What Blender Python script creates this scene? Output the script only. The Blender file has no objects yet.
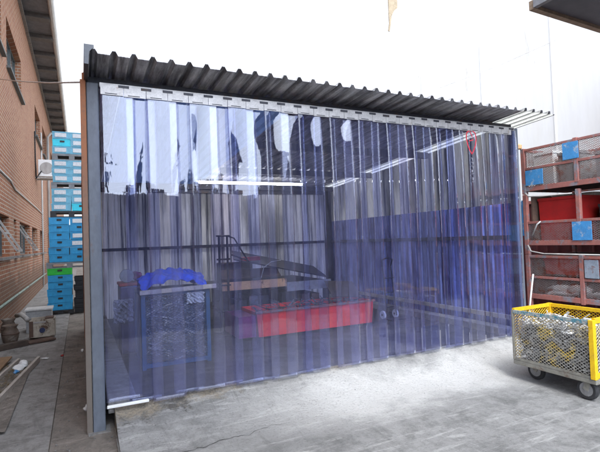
import bpy, bmesh, math, random
from mathutils import Vector, Matrix
random.seed(7)
S = bpy.context.scene
COL = S.collection
PI = math.pi

# ------------------------------------------------------------------ helpers
class MB:
    """collects faces, links them as ONE mesh object"""
    def __init__(s): s.v = []; s.f = []
    def add(s, vs, fs):
        n = len(s.v); s.v += [tuple(p) for p in vs]; s.f += [tuple(i + n for i in f) for f in fs]; return s
    def box(s, x0, x1, y0, y1, z0, z1):
        return s.add([(x0,y0,z0),(x1,y0,z0),(x1,y1,z0),(x0,y1,z0),(x0,y0,z1),(x1,y0,z1),(x1,y1,z1),(x0,y1,z1)],
                     [(3,2,1,0),(4,5,6,7),(0,1,5,4),(1,2,6,5),(2,3,7,6),(3,0,4,7)])
    def bar(s, p, q, w, h, up=(0,0,1)):
        p = Vector(p); q = Vector(q); d = (q-p).normalized(); up = Vector(up)
        if abs(d.dot(up)) > .98: up = Vector((0,1,0))
        a = d.cross(up).normalized()*w/2; b = a.cross(d).normalized()*h/2
        vs = [p-a-b,p+a-b,p+a+b,p-a+b,q-a-b,q+a-b,q+a+b,q-a+b]
        return s.add(vs, [(3,2,1,0),(4,5,6,7),(0,1,5,4),(1,2,6,5),(2,3,7,6),(3,0,4,7)])
    def tube(s, pts, r, n=8, cap=True):
        pts = [Vector(p) for p in pts]; rings = []
        base = len(s.v)
        ref = None
        for i, p in enumerate(pts):
            d = (pts[min(i+1,len(pts)-1)] - pts[max(i-1,0)]).normalized()
            if ref is None:
                ref = Vector((0,0,1)) if abs(d.z) < .9 else Vector((1,0,0))
            a = d.cross(ref).normalized(); b = a.cross(d).normalized(); ref = b
            rr = r[i] if isinstance(r,(list,tuple)) else r
            for k in range(n):
                t = 2*PI*k/n
                s.v.append(tuple(p + a*math.cos(t)*rr + b*math.sin(t)*rr))
        for i in range(len(pts)-1):
            for k in range(n):
                a0 = base+i*n+k; a1 = base+i*n+(k+1)%n
                s.f.append((a0,a1,a1+n,a0+n))
        if cap:
            s.f.append(tuple(base+k for k in range(n))[::-1]); s.f.append(tuple(base+(len(pts)-1)*n+k for k in range(n)))
        return s
    def lathe(s, c, prof, n=20, axis='z'):
        base = len(s.v)
        for (r, h) in prof:
            for k in range(n):
                t = 2*PI*k/n; a = math.cos(t)*r; b = math.sin(t)*r
                p = {'z':(a,b,h),'x':(h,a,b),'y':(a,h,b)}[axis]
                s.v.append((c[0]+p[0],c[1]+p[1],c[2]+p[2]))
        for i in range(len(prof)-1):
            for k in range(n):
                a0 = base+i*n+k; a1 = base+i*n+(k+1)%n
                s.f.append((a0,a1,a1+n,a0+n))
        s.f.append(tuple(base+k for k in range(n))[::-1]); s.f.append(tuple(base+(len(prof)-1)*n+k for k in range(n)))
        return s
    def wires(s, o, u, v, W, H, pu, pv, r):
        """expanded-metal diamonds filling the rectangle o + a*u + b*v"""
        o = Vector(o); u = Vector(u).normalized(); v = Vector(v).normalized(); nn = u.cross(v)
        K = int(W/pu + H/pv) + 2
        for sg in (1,-1):
            for k in range(-K, K+1):
                pts = []
                # a/pu + sg*b/pv = k
                for b in (0.0, H):
                    a = (k - sg*b/pv)*pu
                    if -1e-9 <= a <= W+1e-9: pts.append((a,b))
                for a in (0.0, W):
                    b = (k - a/pu)*pv*sg
                    if 1e-9 < b < H-1e-9: pts.append((a,b))
                if len(pts) < 2: continue
                (a0,b0),(a1,b1) = pts[0], pts[1]
                if abs(a0-a1)+abs(b0-b1) < 1e-3: continue
                p = o+u*a0+v*b0; q = o+u*a1+v*b1; d = (q-p).normalized(); w = d.cross(nn).normalized()*r
                off = nn*(r*.9)*sg
                A = [p+w+off*0, p-w, p+nn*r*1.4]; B = [q+w, q-w, q+nn*r*1.4]
                s.add([x+off*.3 for x in A+B], [(0,1,4,3),(1,2,5,4),(2,0,3,5)])
        return s
    def blob(s, c, rad, amp=.2, seed=0, sub=3, flat=0):
        bm = bmesh.new(); bmesh.ops.create_icosphere(bm, subdivisions=sub, radius=1)
        rnd = random.Random(seed); ph = [(rnd.uniform(1.5,4),rnd.uniform(1.5,4),rnd.uniform(1.5,4),rnd.uniform(0,6)) for _ in range(7)]
        n = len(s.v)
        for vt in bm.verts:
            p = vt.co; k = 1+amp*sum(math.sin(a*p.x+b*p.y+c_*p.z+d) for a,b,c_,d in ph)/3
            z = p.z*k*rad[2]
            if flat and z < -flat: z = -flat
            s.v.append((c[0]+p.x*k*rad[0], c[1]+p.y*k*rad[1], c[2]+z))
        for f in bm.faces: s.f.append(tuple(n+x.index for x in f.verts))
        bm.free(); return s
    def build(s, name, mat, parent=None, bevel=0, smooth=False):
        off = Vector((0,0,0)); q = parent
        while q is not None: off += q.location; q = q.parent
        me = bpy.data.meshes.new(name)
        me.from_pydata([(x-off.x,y-off.y,z-off.z) for x,y,z in s.v], [], s.f); me.update()
        o = bpy.data.objects.new(name, me); COL.objects.link(o)
        if mat is not None: me.materials.append(mat)
        if smooth:
            for p in me.polygons: p.use_smooth = True
        if parent is not None: o.parent = parent
        if bevel:
            m = o.modifiers.new('bevel','BEVEL'); m.width = bevel; m.segments = 2; m.limit_method = 'ANGLE'
        return o

def tag(o, label, cat, group=None, kind=None):
    o['label'] = label; o['category'] = cat
    if group: o['group'] = group
    if kind: o['kind'] = kind
    return o
def thing(name, loc, label, cat, group=None):
    o = bpy.data.objects.new(name, None); o.location = loc; o.empty_display_size = .1; COL.objects.link(o)
    return tag(o, label, cat, group)
def structure(o): o['kind'] = 'structure'; return o
KIDS = lambda r: [x for x in bpy.data.objects if x.parent == r]
def dup(root, loc, rotz=0, label=None):
    c = root.copy(); COL.objects.link(c); c.location = loc; c.rotation_euler = (0,0,rotz)
    if label: c['label'] = label
    for ch in KIDS(root):
        d = ch.copy(); COL.objects.link(d); d.parent = c
        for g in KIDS(ch):
            e = g.copy(); COL.objects.link(e); e.parent = d
    return c

# ------------------------------------------------------------------ materials
def newmat(name):
    m = bpy.data.materials.new(name); m.use_nodes = True; nt = m.node_tree; nt.nodes.clear()
    out = nt.nodes.new('ShaderNodeOutputMaterial'); return m, nt, out
def N(nt, t, **kw):
    n = nt.nodes.new('ShaderNode'+t)
    for k, v in kw.items():
        if k in n.inputs: n.inputs[k].default_value = v
        else: setattr(n, k, v)
    return n
def L(nt, a, b): nt.links.new(a, b)
def coords(nt, scale=(1,1,1), world=True, rot=(0,0,0)):
    if world:
        g = N(nt,'NewGeometry').outputs['Position']
    else:
        g = N(nt,'TexCoord').outputs['Object']
    mp = N(nt,'Mapping'); mp.inputs['Scale'].default_value = scale; mp.inputs['Rotation'].default_value = rot
    L(nt, g, mp.inputs['Vector']); return mp.outputs['Vector']
def noise(nt, vec, scale, detail=6, rough=.6, dist=0):
    n = N(nt,'TexNoise'); n.inputs['Scale'].default_value = scale; n.inputs['Detail'].default_value = detail
    n.inputs['Roughness'].default_value = rough; n.inputs['Distortion'].default_value = dist
    L(nt, vec, n.inputs['Vector']); return n.outputs['Fac']
def ramp(nt, fac, stops):
    r = N(nt,'ValToRGB'); e = r.color_ramp.elements
    while len(e) < len(stops): e.new(.5)
    for i,(p,c) in enumerate(stops):
        e[i].position = p; e[i].color = (c,c,c,1) if isinstance(c,(int,float)) else (*c,1)
    L(nt, fac, r.inputs['Fac']); return r.outputs['Color']
def mixc(nt, fac, a, b, mode='MIX'):
    m = N(nt,'Mix'); m.data_type = 'RGBA'; m.blend_type = mode
    for sock, val in ((m.inputs[0],fac),(m.inputs[6],a),(m.inputs[7],b)):
        if hasattr(val,'is_linked'): L(nt, val, sock)
        elif isinstance(val,(int,float)): sock.default_value = val if sock.type=='VALUE' else (val,val,val,1)
        else: sock.default_value = (*val,1)
    return m.outputs[2]
def math_(nt, op, a, b=0.5):
    m = N(nt,'Math'); m.operation = op
    for sock, val in ((m.inputs[0],a),(m.inputs[1],b)):
        if hasattr(val,'is_linked'): L(nt, val, sock)
        else: sock.default_value = val
    return m.outputs[0]
def bump(nt, h, strength=.3, dist=.01):
    b = N(nt,'Bump'); b.inputs['Strength'].default_value = strength; b.inputs['Distance'].default_value = dist
    L(nt, h, b.inputs['Height']); return b.outputs['Normal']
def principled(nt, out, col, rough=.6, metal=0, normal=None, spec=.5):
    p = N(nt,'BsdfPrincipled')
    for k, v in (('Base Color',col),('Roughness',rough),('Metallic',metal)):
        if hasattr(v,'is_linked'): L(nt, v, p.inputs[k])
        else: p.inputs[k].default_value = (*v,1) if isinstance(v,tuple) else v
    p.inputs['Specular IOR Level'].default_value = spec
    if normal is not None: L(nt, normal, p.inputs['Normal'])
    L(nt, p.outputs[0], out.inputs[0]); return p

def weathered(name, c, c2=None, rust=None, rustamt=.5, rough=.55, metal=0, sc=(1,1,1), scale=9, bstr=.25, spec=.4, grime=.35):
    """painted / bare surface with mottling, grime and optional rust patches"""
    m, nt, out = newmat(name)
    v = coords(nt, sc)
    n1 = noise(nt, v, scale, 8, .65); n2 = noise(nt, v, scale*5, 5, .6)
    c2 = c2 or tuple(x*.62 for x in c)
    col = mixc(nt, ramp(nt, n1, [(.36,0.),(.66,1.)]), c, c2)
    g = ramp(nt, n2, [(.42,0.),(.75,1.)])
    col = mixc(nt, math_(nt,'MULTIPLY',g,grime), col, tuple(x*.45+.015 for x in c2))
    if rust:
        n3 = noise(nt, v, scale*.8, 9, .72, .4)
        rm = ramp(nt, n3, [(.62-.3*rustamt,0.),(.72-.3*rustamt,1.)])
        rc = mixc(nt, n2, rust, tuple(x*.4 for x in rust))
        col = mixc(nt, rm, col, rc)
    principled(nt, out, col, rough, metal, bump(nt, math_(nt,'ADD',n1,n2), bstr, .004), spec)
    return m
def plain(name, c, rough=.5, metal=0, var=.3, scale=20):
    return weathered(name, c, tuple(x*(1-var) for x in c), None, 0, rough, metal, (1,1,1), scale, .15, .4, .2)

def concrete(name, c, c2, dark, white=None, crack=True, whiteband=False, scale=1.0):
    m, nt, out = newmat(name)
    v = coords(nt, (1,1,1))
    big = noise(nt, v, .7*scale, 8, .68, .4); mid = noise(nt, v, 3.4*scale, 10, .74, .3); med = noise(nt, v, 11, 9, .75, .2); fine = noise(nt, v, 48, 6, .78); grit = noise(nt, v, 190, 3, .8)
    col = mixc(nt, ramp(nt, big, [(.34,0.),(.64,1.)]), c, c2)
    col = mixc(nt, math_(nt,'MULTIPLY',ramp(nt, mid, [(.46,0.),(.64,1.)]),.68), col, dark)
    col = mixc(nt, math_(nt,'MULTIPLY',ramp(nt, med, [(.50,0.),(.66,1.)]),.45), col, dark)
    vs = coords(nt, (.9,6.5,1), True, (0,0,.45)); st = noise(nt, vs, 1.6, 10, .76, .8)           # scuffs of tyres and dragged skips
    col = mixc(nt, math_(nt,'MULTIPLY',ramp(nt, st, [(.53,0.),(.66,1.)]),.52), col, white or c)
    vs2 = coords(nt, (5.5,.8,1), True, (0,0,.75)); st2 = noise(nt, vs2, 1.5, 10, .75, .9)
    col = mixc(nt, math_(nt,'MULTIPLY',ramp(nt, st2, [(.54,0.),(.68,1.)]),.52), col, dark)
    if whiteband:
        # cement dust spilled along the foot of the ramp, with a ragged edge
        sep = N(nt,'SeparateXYZ'); L(nt, coords(nt), sep.inputs[0])
        X, Y = sep.outputs[0], sep.outputs[1]
        rag = math_(nt,'ADD',math_(nt,'MULTIPLY',math_(nt,'SUBTRACT',mid,.5),1.5),math_(nt,'ADD',math_(nt,'MULTIPLY',math_(nt,'SUBTRACT',big,.5),1.6),math_(nt,'MULTIPLY',math_(nt,'SUBTRACT',med,.5),.8)))
        d = math_(nt,'ABSOLUTE',math_(nt,'ADD',math_(nt,'ADD',Y,.55),math_(nt,'MULTIPLY',math_(nt,'SUBTRACT',X,3.0),-.03)),0)
        xl = ramp(nt, math_(nt,'ADD',math_(nt,'MULTIPLY',X,.2),math_(nt,'MULTIPLY',rag,.12)), [(.20,.15),(.46,1.)])
        e = math_(nt,'SUBTRACT',.62,math_(nt,'SUBTRACT',d,math_(nt,'MULTIPLY',rag,.55)))
        col = mixc(nt, math_(nt,'MULTIPLY',math_(nt,'MULTIPLY',ramp(nt, e, [(.05,0.),(.42,1.)]),xl),.88), col, white)
        # earth and moss trodden in close to the curtain, mostly at the post end
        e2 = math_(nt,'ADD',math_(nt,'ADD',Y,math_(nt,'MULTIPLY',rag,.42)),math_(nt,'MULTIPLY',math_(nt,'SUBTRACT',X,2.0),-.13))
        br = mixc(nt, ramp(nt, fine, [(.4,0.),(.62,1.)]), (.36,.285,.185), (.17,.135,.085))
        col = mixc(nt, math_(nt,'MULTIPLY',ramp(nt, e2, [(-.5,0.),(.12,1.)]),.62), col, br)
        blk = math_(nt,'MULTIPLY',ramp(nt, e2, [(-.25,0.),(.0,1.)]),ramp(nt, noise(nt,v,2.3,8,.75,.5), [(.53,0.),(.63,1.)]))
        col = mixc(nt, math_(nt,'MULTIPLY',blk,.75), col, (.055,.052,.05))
    col = mixc(nt, math_(nt,'MULTIPLY',ramp(nt, fine, [(.52,0.),(.66,1.)]),.5), col, dark)
    col = mixc(nt, math_(nt,'MULTIPLY',ramp(nt, grit, [(.56,0.),(.7,1.)]),.45), col, tuple(min(1,x*1.7) for x in c2))
    h = math_(nt,'ADD',math_(nt,'MULTIPLY',mid,1.2),math_(nt,'ADD',math_(nt,'MULTIPLY',fine,.8),math_(nt,'ADD',math_(nt,'MULTIPLY',grit,.35),med)))
    principled(nt, out, col, ramp(nt, mid, [(.3,.75),(.7,.95)]), 0, bump(nt, h, .8, .014), .3)
    return m

def brick(name):
    m, nt, out = newmat(name)
    g = N(nt,'NewGeometry').outputs['Position']; sp = N(nt,'SeparateXYZ'); L(nt, g, sp.inputs[0])
    cb = N(nt,'CombineXYZ'); L(nt, math_(nt,'ADD',sp.outputs[1],sp.outputs[0]), cb.inputs[0]); L(nt, sp.outputs[2], cb.inputs[1])
    b = N(nt,'TexBrick'); b.offset = .5
    for k,vv in (('Scale',1.0),('Mortar Size',.009),('Mortar Smooth',.25),('Bias',-.1),('Brick Width',.235),('Row Height',.083)): b.inputs[k].default_value = vv
    b.inputs['Color1'].default_value = (.38,.165,.088,1); b.inputs['Color2'].default_value = (.31,.105,.055,1); b.inputs['Mortar'].default_value = (.56,.49,.40,1)
    L(nt, cb.outputs[0], b.inputs['Vector'])
    v = cb.outputs[0]
    n1 = noise(nt, v, 1.1, 7, .65); n2 = noise(nt, v, 14, 6, .7)
    col = mixc(nt, math_(nt,'MULTIPLY',ramp(nt, n1, [(.46,0.),(.72,1.)]),.32), b.outputs['Color'], (.50,.33,.21))
    col = mixc(nt, math_(nt,'MULTIPLY',ramp(nt, n2, [(.45,0.),(.75,1.)]),.5), col, (.10,.05,.035))
    # damp and soot splashed up from the alley floor
    e = math_(nt,'ADD',sp.outputs[2],math_(nt,'MULTIPLY',n1,-1.6))
    col = mixc(nt, math_(nt,'MULTIPLY',ramp(nt, e, [(0.,1.),(.35,0.)]),.6), col, (.07,.045,.03))
    h = math_(nt,'SUBTRACT',math_(nt,'MULTIPLY',n2,.35),b.outputs['Fac'])
    principled(nt, out, col, .85, 0, bump(nt, h, .6, .012), .25)
    return m

def strip_mat(name, seedoff, tint=(.885,.89,.972), hs=1.0):
    """clear blue-tinted PVC: see-through, glossy, a little dusty"""
    m, nt, out = newmat(name)
    v = coords(nt, (1,1,.35)); 
    tr = N(nt,'BsdfTransparent'); tr.inputs[0].default_value = (*tint,1)
    d1 = noise(nt, coords(nt,(9,9,1.1)), 2.0+seedoff, 8, .7); d2 = noise(nt, coords(nt,(1,1,1)), 6.5, 8, .72)
    df = N(nt,'BsdfDiffuse'); df.inputs[0].default_value = (.37,.385,.70,1)
    tl = N(nt,'BsdfTranslucent'); tl.inputs[0].default_value = (.37,.385,.70,1)
    hz = N(nt,'MixShader'); hz.inputs[0].default_value = .35; L(nt, df.outputs[0], hz.inputs[1]); L(nt, tl.outputs[0], hz.inputs[2])
    sp = N(nt,'SeparateXYZ'); L(nt, coords(nt), sp.inputs[0])
    low = ramp(nt, math_(nt,'ADD',sp.outputs[2],math_(nt,'MULTIPLY',math_(nt,'SUBTRACT',d2,.5),.9)), [(.15,1.),(.75,0.)])
    fac = math_(nt,'ADD',math_(nt,'MULTIPLY',ramp(nt,d1,[(.4,0.),(.8,1.)]),.05*hs),HAZE*hs)
    fac = math_(nt,'ADD',fac,math_(nt,'MULTIPLY',low,.045))
    fac = math_(nt,'ADD',fac,math_(nt,'MULTIPLY',ramp(nt,d2,[(.55,0.),(.8,1.)]),.05))
    base = N(nt,'MixShader'); L(nt, fac, base.inputs[0]); L(nt, tr.outputs[0], base.inputs[1]); L(nt, hz.outputs[0], base.inputs[2])
    gl = N(nt,'BsdfGlossy'); gl.inputs['Color'].default_value = (1,1,1,1); gl.inputs['Roughness'].default_value = .018
    wob = noise(nt, coords(nt,(3,3,.8)), 3.2, 3, .5)
    nb = bump(nt, wob, .03, .02); L(nt, nb, gl.inputs['Normal'])
    fr = N(nt,'LayerWeight'); fr.inputs['Blend'].default_value = .5
    f5 = math_(nt,'POWER',fr.outputs['Facing'],5.0)
    ff = math_(nt,'MULTIPLY_ADD',f5,.9); ff.node.inputs[2].default_value = .045*GLOSS; ff.node.use_clamp = True
    fin = N(nt,'MixShader'); L(nt, ff, fin.inputs[0]); L(nt, base.outputs[0], fin.inputs[1]); L(nt, gl.outputs[0], fin.inputs[2])
    L(nt, fin.outputs[0], out.inputs[0]); return m
HAZE, GLOSS = .014, 1.25

def translucent(name, c, t=.6, streak=0.0, dark=.3):
    m, nt, out = newmat(name)
    v = coords(nt,(6,6,.6)); n = noise(nt, v, 3, 7, .7)
    col = mixc(nt, ramp(nt,n,[(.35,0.),(.75,1.)]), c, tuple(x*.75 for x in c))
    if streak:      # rib highlights and shading painted as streaks, along with dirt and rust
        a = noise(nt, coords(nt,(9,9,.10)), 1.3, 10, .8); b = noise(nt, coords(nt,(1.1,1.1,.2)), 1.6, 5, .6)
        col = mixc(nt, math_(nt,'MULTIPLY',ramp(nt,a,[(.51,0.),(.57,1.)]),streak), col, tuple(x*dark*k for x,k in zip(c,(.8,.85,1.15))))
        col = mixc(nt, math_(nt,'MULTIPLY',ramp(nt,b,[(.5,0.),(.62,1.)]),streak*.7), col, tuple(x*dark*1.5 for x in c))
    d = N(nt,'BsdfDiffuse'); tl = N(nt,'BsdfTranslucent'); L(nt,col,d.inputs[0]); L(nt,col,tl.inputs[0])
    mx = N(nt,'MixShader'); mx.inputs[0].default_value = t; L(nt,d.outputs[0],mx.inputs[1]); L(nt,tl.outputs[0],mx.inputs[2]); L(nt,mx.outputs[0],out.inputs[0]); return m

def worn_corner(name):
    """orange primer left on the upper length, worn to grey-brown lower down"""
    m, nt, out = newmat(name); v = coords(nt,(1,1,.5)); n = noise(nt, v, 3.0, 8, .7)
    sp = N(nt,'SeparateXYZ'); L(nt, coords(nt), sp.inputs[0])
    k = ramp(nt, math_(nt,'ADD',math_(nt,'MULTIPLY',sp.outputs[2],.33),math_(nt,'MULTIPLY',math_(nt,'SUBTRACT',n,.5),.7)), [(.46,0.),(.86,1.)])
    n2 = noise(nt, coords(nt), 22, 6, .7)
    col = mixc(nt, k, (.15,.128,.108), (.33,.135,.065)); col = mixc(nt, math_(nt,'MULTIPLY',ramp(nt,n2,[(.5,0.),(.7,1.)]),.5), col, (.13,.10,.085))
    principled(nt, out, col, .7, 0, bump(nt, n2, .2, .004), .3); return m
def glass(name):
    m, nt, out = newmat(name); n = noise(nt, coords(nt), 1.3, 4, .5)
    principled(nt, out, mixc(nt,n,(.05,.07,.08),(.16,.2,.22)), .08, 0, bump(nt, n, .05, .02), .8); return m
def emit(name, c, s):
    m, nt, out = newmat(name); e = N(nt,'Emission'); e.inputs[0].default_value = (*c,1); e.inputs[1].default_value = s; L(nt,e.outputs[0],out.inputs[0]); return m
def banded(name, c, c2, axis, scale, rough=.45, metal=.0):
    """sheet metal with streaks running along one axis"""
    m, nt, out = newmat(name)
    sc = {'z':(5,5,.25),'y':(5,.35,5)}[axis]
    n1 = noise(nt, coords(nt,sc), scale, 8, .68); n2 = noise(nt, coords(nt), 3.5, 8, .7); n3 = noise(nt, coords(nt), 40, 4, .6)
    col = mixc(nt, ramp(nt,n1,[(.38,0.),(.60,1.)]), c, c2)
    col = mixc(nt, math_(nt,'MULTIPLY',ramp(nt,n2,[(.5,0.),(.72,1.)]),.55), col, tuple(x*.5 for x in c2))
    col = mixc(nt, math_(nt,'MULTIPLY',ramp(nt,n3,[(.5,0.),(.8,1.)]),.3), col, (.09,.07,.05))
    principled(nt, out, col, rough, metal, bump(nt, n1, .15, .004), .4); return m

M = dict(
  brick = brick('brick'),
  yard = concrete('yard_concrete', (.205,.202,.195), (.29,.285,.273), (.095,.094,.09), (.52,.51,.485), False, True),
  unseen_dark_ground = concrete('unseen_dark_ground', (.055,.055,.057), (.075,.075,.076), (.03,.03,.031), (.10,.10,.10), False),  # dark tone chosen to dim the ground mirrored in the curtain
  path = concrete('path_concrete', (.34,.322,.30), (.26,.246,.228), (.12,.112,.104), (.42,.40,.38), False),
  dirt = concrete('alley_dirt', (.275,.24,.205), (.205,.178,.15), (.09,.078,.066), (.37,.33,.29), False),
  kerb = concrete('kerb_concrete', (.33,.32,.30), (.24,.23,.215), (.12,.115,.11), (.42,.4,.38), False),
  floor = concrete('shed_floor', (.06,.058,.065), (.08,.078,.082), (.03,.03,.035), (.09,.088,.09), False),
  post = weathered('blue_grey_post_paint', (.145,.163,.195), (.105,.12,.145), (.16,.09,.05), .1, .5, 0, (1,1,.4), 7),
  flash = weathered('grey_flashing', (.12,.125,.135), (.085,.09,.098), None, 0, .45, .3, (1,.3,1), 6),
  roof = banded('roof_sheet', (.70,.71,.73), (.20,.20,.21), 'y', 2.6, .5, .15),
  cornerrust = worn_corner('worn_corner_sheet'),
  rustwall = weathered('rusty_sheet_cladding', (.40,.155,.07), (.23,.105,.06), (.17,.12,.09), .35, .75, 0, (1,1,.5), 2.5),
  galv = banded('galvanised_wall_sheet', (.72,.72,.70), (.30,.30,.32), 'z', 2.6, .4, .1),
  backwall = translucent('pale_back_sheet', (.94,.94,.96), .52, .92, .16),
  bluewall = banded('blue_wall_sheet', (.30,.36,.68), (.045,.028,.11), 'z', 2.6, .5, .1),  # pale and dark bands also paint the highlights and shading of the ribs
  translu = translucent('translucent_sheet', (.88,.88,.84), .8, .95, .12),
  clear_roof = translucent('clear_roof_sheet', (.86,.86,.82), .8),
  added_skylight = translucent('added_skylight_sheet', (.26,.33,.45), .7),  # for the roof sheet added to brighten the shed inside
  steel = weathered('dark_steel', (.055,.055,.065), (.03,.03,.037), (.10,.055,.03), .2, .5, .4),
  rail = weathered('zinc_rail', (.50,.48,.465), (.36,.345,.335), (.30,.2,.13), .05, .4, .3, (1,1,1), 14),
  white = weathered('white_paint', (.80,.80,.78), (.74,.74,.71), None, 0, .6, 0, (1,1,1), 5, .1, .3, .12),
  whitewall = weathered('white_plaster', (.66,.66,.65), (.62,.61,.58), (.48,.40,.28), .06, .8, 0, (1.4,1.4,.22), 1.1, .1, .2, .1),
  darkwall = weathered('dark_workshop_cladding', (.07,.07,.085), (.04,.04,.05), None, 0, .7, 0, (1,1,.3), 1.5),
  soffit = weathered('soffit_boards', (.20,.20,.21), (.13,.13,.14), None, 0, .8, 0, (1,1,1), 4),
  gutter = weathered('pale_gutter', (.62,.62,.60), (.5,.5,.48), None, 0, .5, 0, (1,.3,1), 6),
  pipe = weathered('grey_pipe', (.42,.40,.37), (.3,.28,.26), None, 0, .5, 0, (1,1,.3), 5),
  greenpipe = weathered('verdigris_pipe', (.22,.30,.25), (.16,.21,.17), (.15,.09,.06), .2, .6, 0, (1,.4,1), 6),
  frame = weathered('window_frame_paint', (.13,.15,.15), (.09,.10,.10), (.16,.09,.05), .15, .6),
  sill = weathered('concrete_sill', (.26,.245,.23), (.16,.15,.14), None, 0, .8),
  glass = glass('window_glass'),
  dark = plain('dark_interior', (.02,.02,.022), .9),
  blue_crate = weathered('blue_crate_plastic', (.03,.32,.58), (.025,.25,.47), None, 0, .45, 0, (1,1,1), 8, .1, .4, .3),
  pale_crate = weathered('pale_blue_crate_plastic', (.17,.44,.57), (.12,.35,.47), None, 0, .5, 0, (1,1,1), 8, .1, .4, .35),
  cyan_crate = weathered('cyan_crate_plastic', (.03,.58,.70), (.03,.50,.62), None, 0, .45, 0, (1,1,1), 8, .1, .4, .2),
  green_crate = weathered('green_crate_plastic', (.03,.48,.05), (.02,.38,.04), None, 0, .45),
  black_plastic = weathered('black_plastic', (.025,.025,.027), (.018,.018,.02), None, 0, .55),
  grey_plastic = weathered('grey_pallet_plastic', (.22,.23,.24), (.15,.16,.165), None, 0, .6),
  tagpaper = weathered('tag_paper', (.68,.70,.70), (.52,.55,.56), None, 0, .7, 0, (1,1,1), 40, .1, .3, .5),
  rustred = weathered('rusty_red_frame', (.34,.125,.10), (.24,.10,.085), (.25,.26,.29), .36, .65, 0, (1,1,1), 7, .3),
  rustmesh = weathered('grey_rusty_mesh', (.27,.235,.23), (.2,.15,.14), (.30,.09,.06), .4, .6, .3, (1,1,1), 8),
  darkred = weathered('dark_red_panel', (.12,.02,.02), (.07,.015,.015), None, 0, .6),
  redpanel = weathered('red_panel', (.46,.02,.018), (.34,.018,.016), (.12,.05,.04), .12, .5, 0, (1,1,1), 5, .15, .4, .3),
  skipred = weathered('red_skip_paint', (.88,.045,.04), (.80,.035,.035), (.22,.05,.04), .05, .45, 0, (1,1,1), 4),
  plateblue = weathered('blue_plate', (.06,.27,.55), (.05,.2,.42), (.5,.55,.6), .2, .5, 0, (1,1,1), 12),
  plategrey = weathered('grey_plate', (.27,.31,.36), (.2,.23,.27), (.25,.09,.06), .3, .5, 0, (1,1,1), 14),
  yellow = weathered('yellow_cart_paint', (.74,.46,.01), (.62,.37,.01), (.24,.20,.13), .12, .5, 0, (1,1,1), 16),
  yellowmesh = weathered('worn_yellow_mesh', (.62,.43,.06), (.46,.38,.18), (.38,.37,.34), .72, .5, .2, (1,1,1), 7),
  cartdeck = weathered('grey_cart_frame', (.26,.25,.21), (.17,.165,.145), (.16,.10,.07), .2, .55, .2),
  teal = weathered('worn_teal_rail', (.06,.22,.28), (.05,.15,.2), (.5,.48,.42), .55, .5, 0, (1,1,1), 26),
  rubber = plain('rubber', (.03,.03,.032), .8),
  hub = plain('grey_hub', (.30,.30,.30), .5, .5),
  scrap = weathered('bright_scrap', (.72,.71,.68), (.45,.44,.42), (.22,.17,.12), .18, .38, .35, (1,1,1), 18),
  scrapdark = weathered('dull_scrap', (.22,.215,.22), (.1,.1,.11), (.25,.16,.09), .2, .45, .6, (1,1,1), 18),
  orange = weathered('orange_beam_paint', (.78,.46,.22), (.66,.38,.18), (.2,.1,.06), .1, .6, 0, (1,1,1), 9),
  bluepaint = weathered('blue_frame_paint', (.03,.10,.22), (.02,.07,.16), (.15,.1,.07), .1, .5),
  tarp = weathered('blue_tarpaulin', (.02,.11,.80), (.015,.06,.42), None, 0, .5, 0, (1,1,1), 7),
  film = weathered('plastic_film', (.55,.55,.60), (.38,.38,.45), None, 0, .25, 0, (1,1,1), 9, .5),
  purple = weathered('purple_bin', (.07,.055,.16), (.045,.035,.11), None, 0, .5),
  wood = weathered('weathered_timber', (.23,.165,.11), (.15,.105,.07), None, 0, .8, 0, (1,.2,1), 14),
  rafter = weathered('rafter_timber', (.17,.165,.16), (.12,.115,.11), None, 0, .8),
  darkwood = weathered('dark_timber', (.085,.06,.045), (.05,.037,.03), None, 0, .85, 0, (.3,1,1), 14),
  palewood = weathered('pale_plank', (.52,.47,.41), (.40,.35,.3), None, 0, .8, 0, (1,.2,1), 14),
  ply = weathered('brown_plywood', (.28,.17,.09), (.20,.12,.065), None, 0, .8, 0, (1,.4,1), 8),
  stove = weathered('stained_cream_enamel', (.46,.41,.33), (.33,.28,.22), (.13,.075,.045), .38, .55, 0, (1,1,1), 6),
  rusty = weathered('rusty_steel', (.13,.08,.055), (.08,.05,.04), None, 0, .85),
  greybox = weathered('grey_tin', (.36,.37,.37), (.27,.275,.275), (.18,.13,.1), .12, .5, .2, (1,1,1), 6),
  potbrown = weathered('rusty_pot', (.15,.105,.075), (.09,.065,.05), (.3,.26,.22), .25, .7, 0, (1,1,1), 9),
  cable = plain('pale_cable', (.62,.6,.57), .5),
  rag = plain('pale_rag', (.46,.37,.25), .9),
  redink = plain('red_ink', (.45,.03,.05), .5),
  greyink = plain('grey_ink', (.22,.22,.26), .5),
  leaf = weathered('dark_leaf', (.035,.06,.025), (.02,.035,.016), None, 0, .6),
  drylitter = weathered('dry_litter', (.20,.14,.07), (.10,.075,.04), None, 0, .9, 0, (1,1,1), 30),
  bark = plain('bark', (.06,.045,.035), .9),
  bluebadge = plain('navy_badge', (.025,.035,.09), .4),
  purplefilm = weathered('magenta_wrap', (.25,.04,.16), (.18,.03,.12), None, 0, .4),
)

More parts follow.
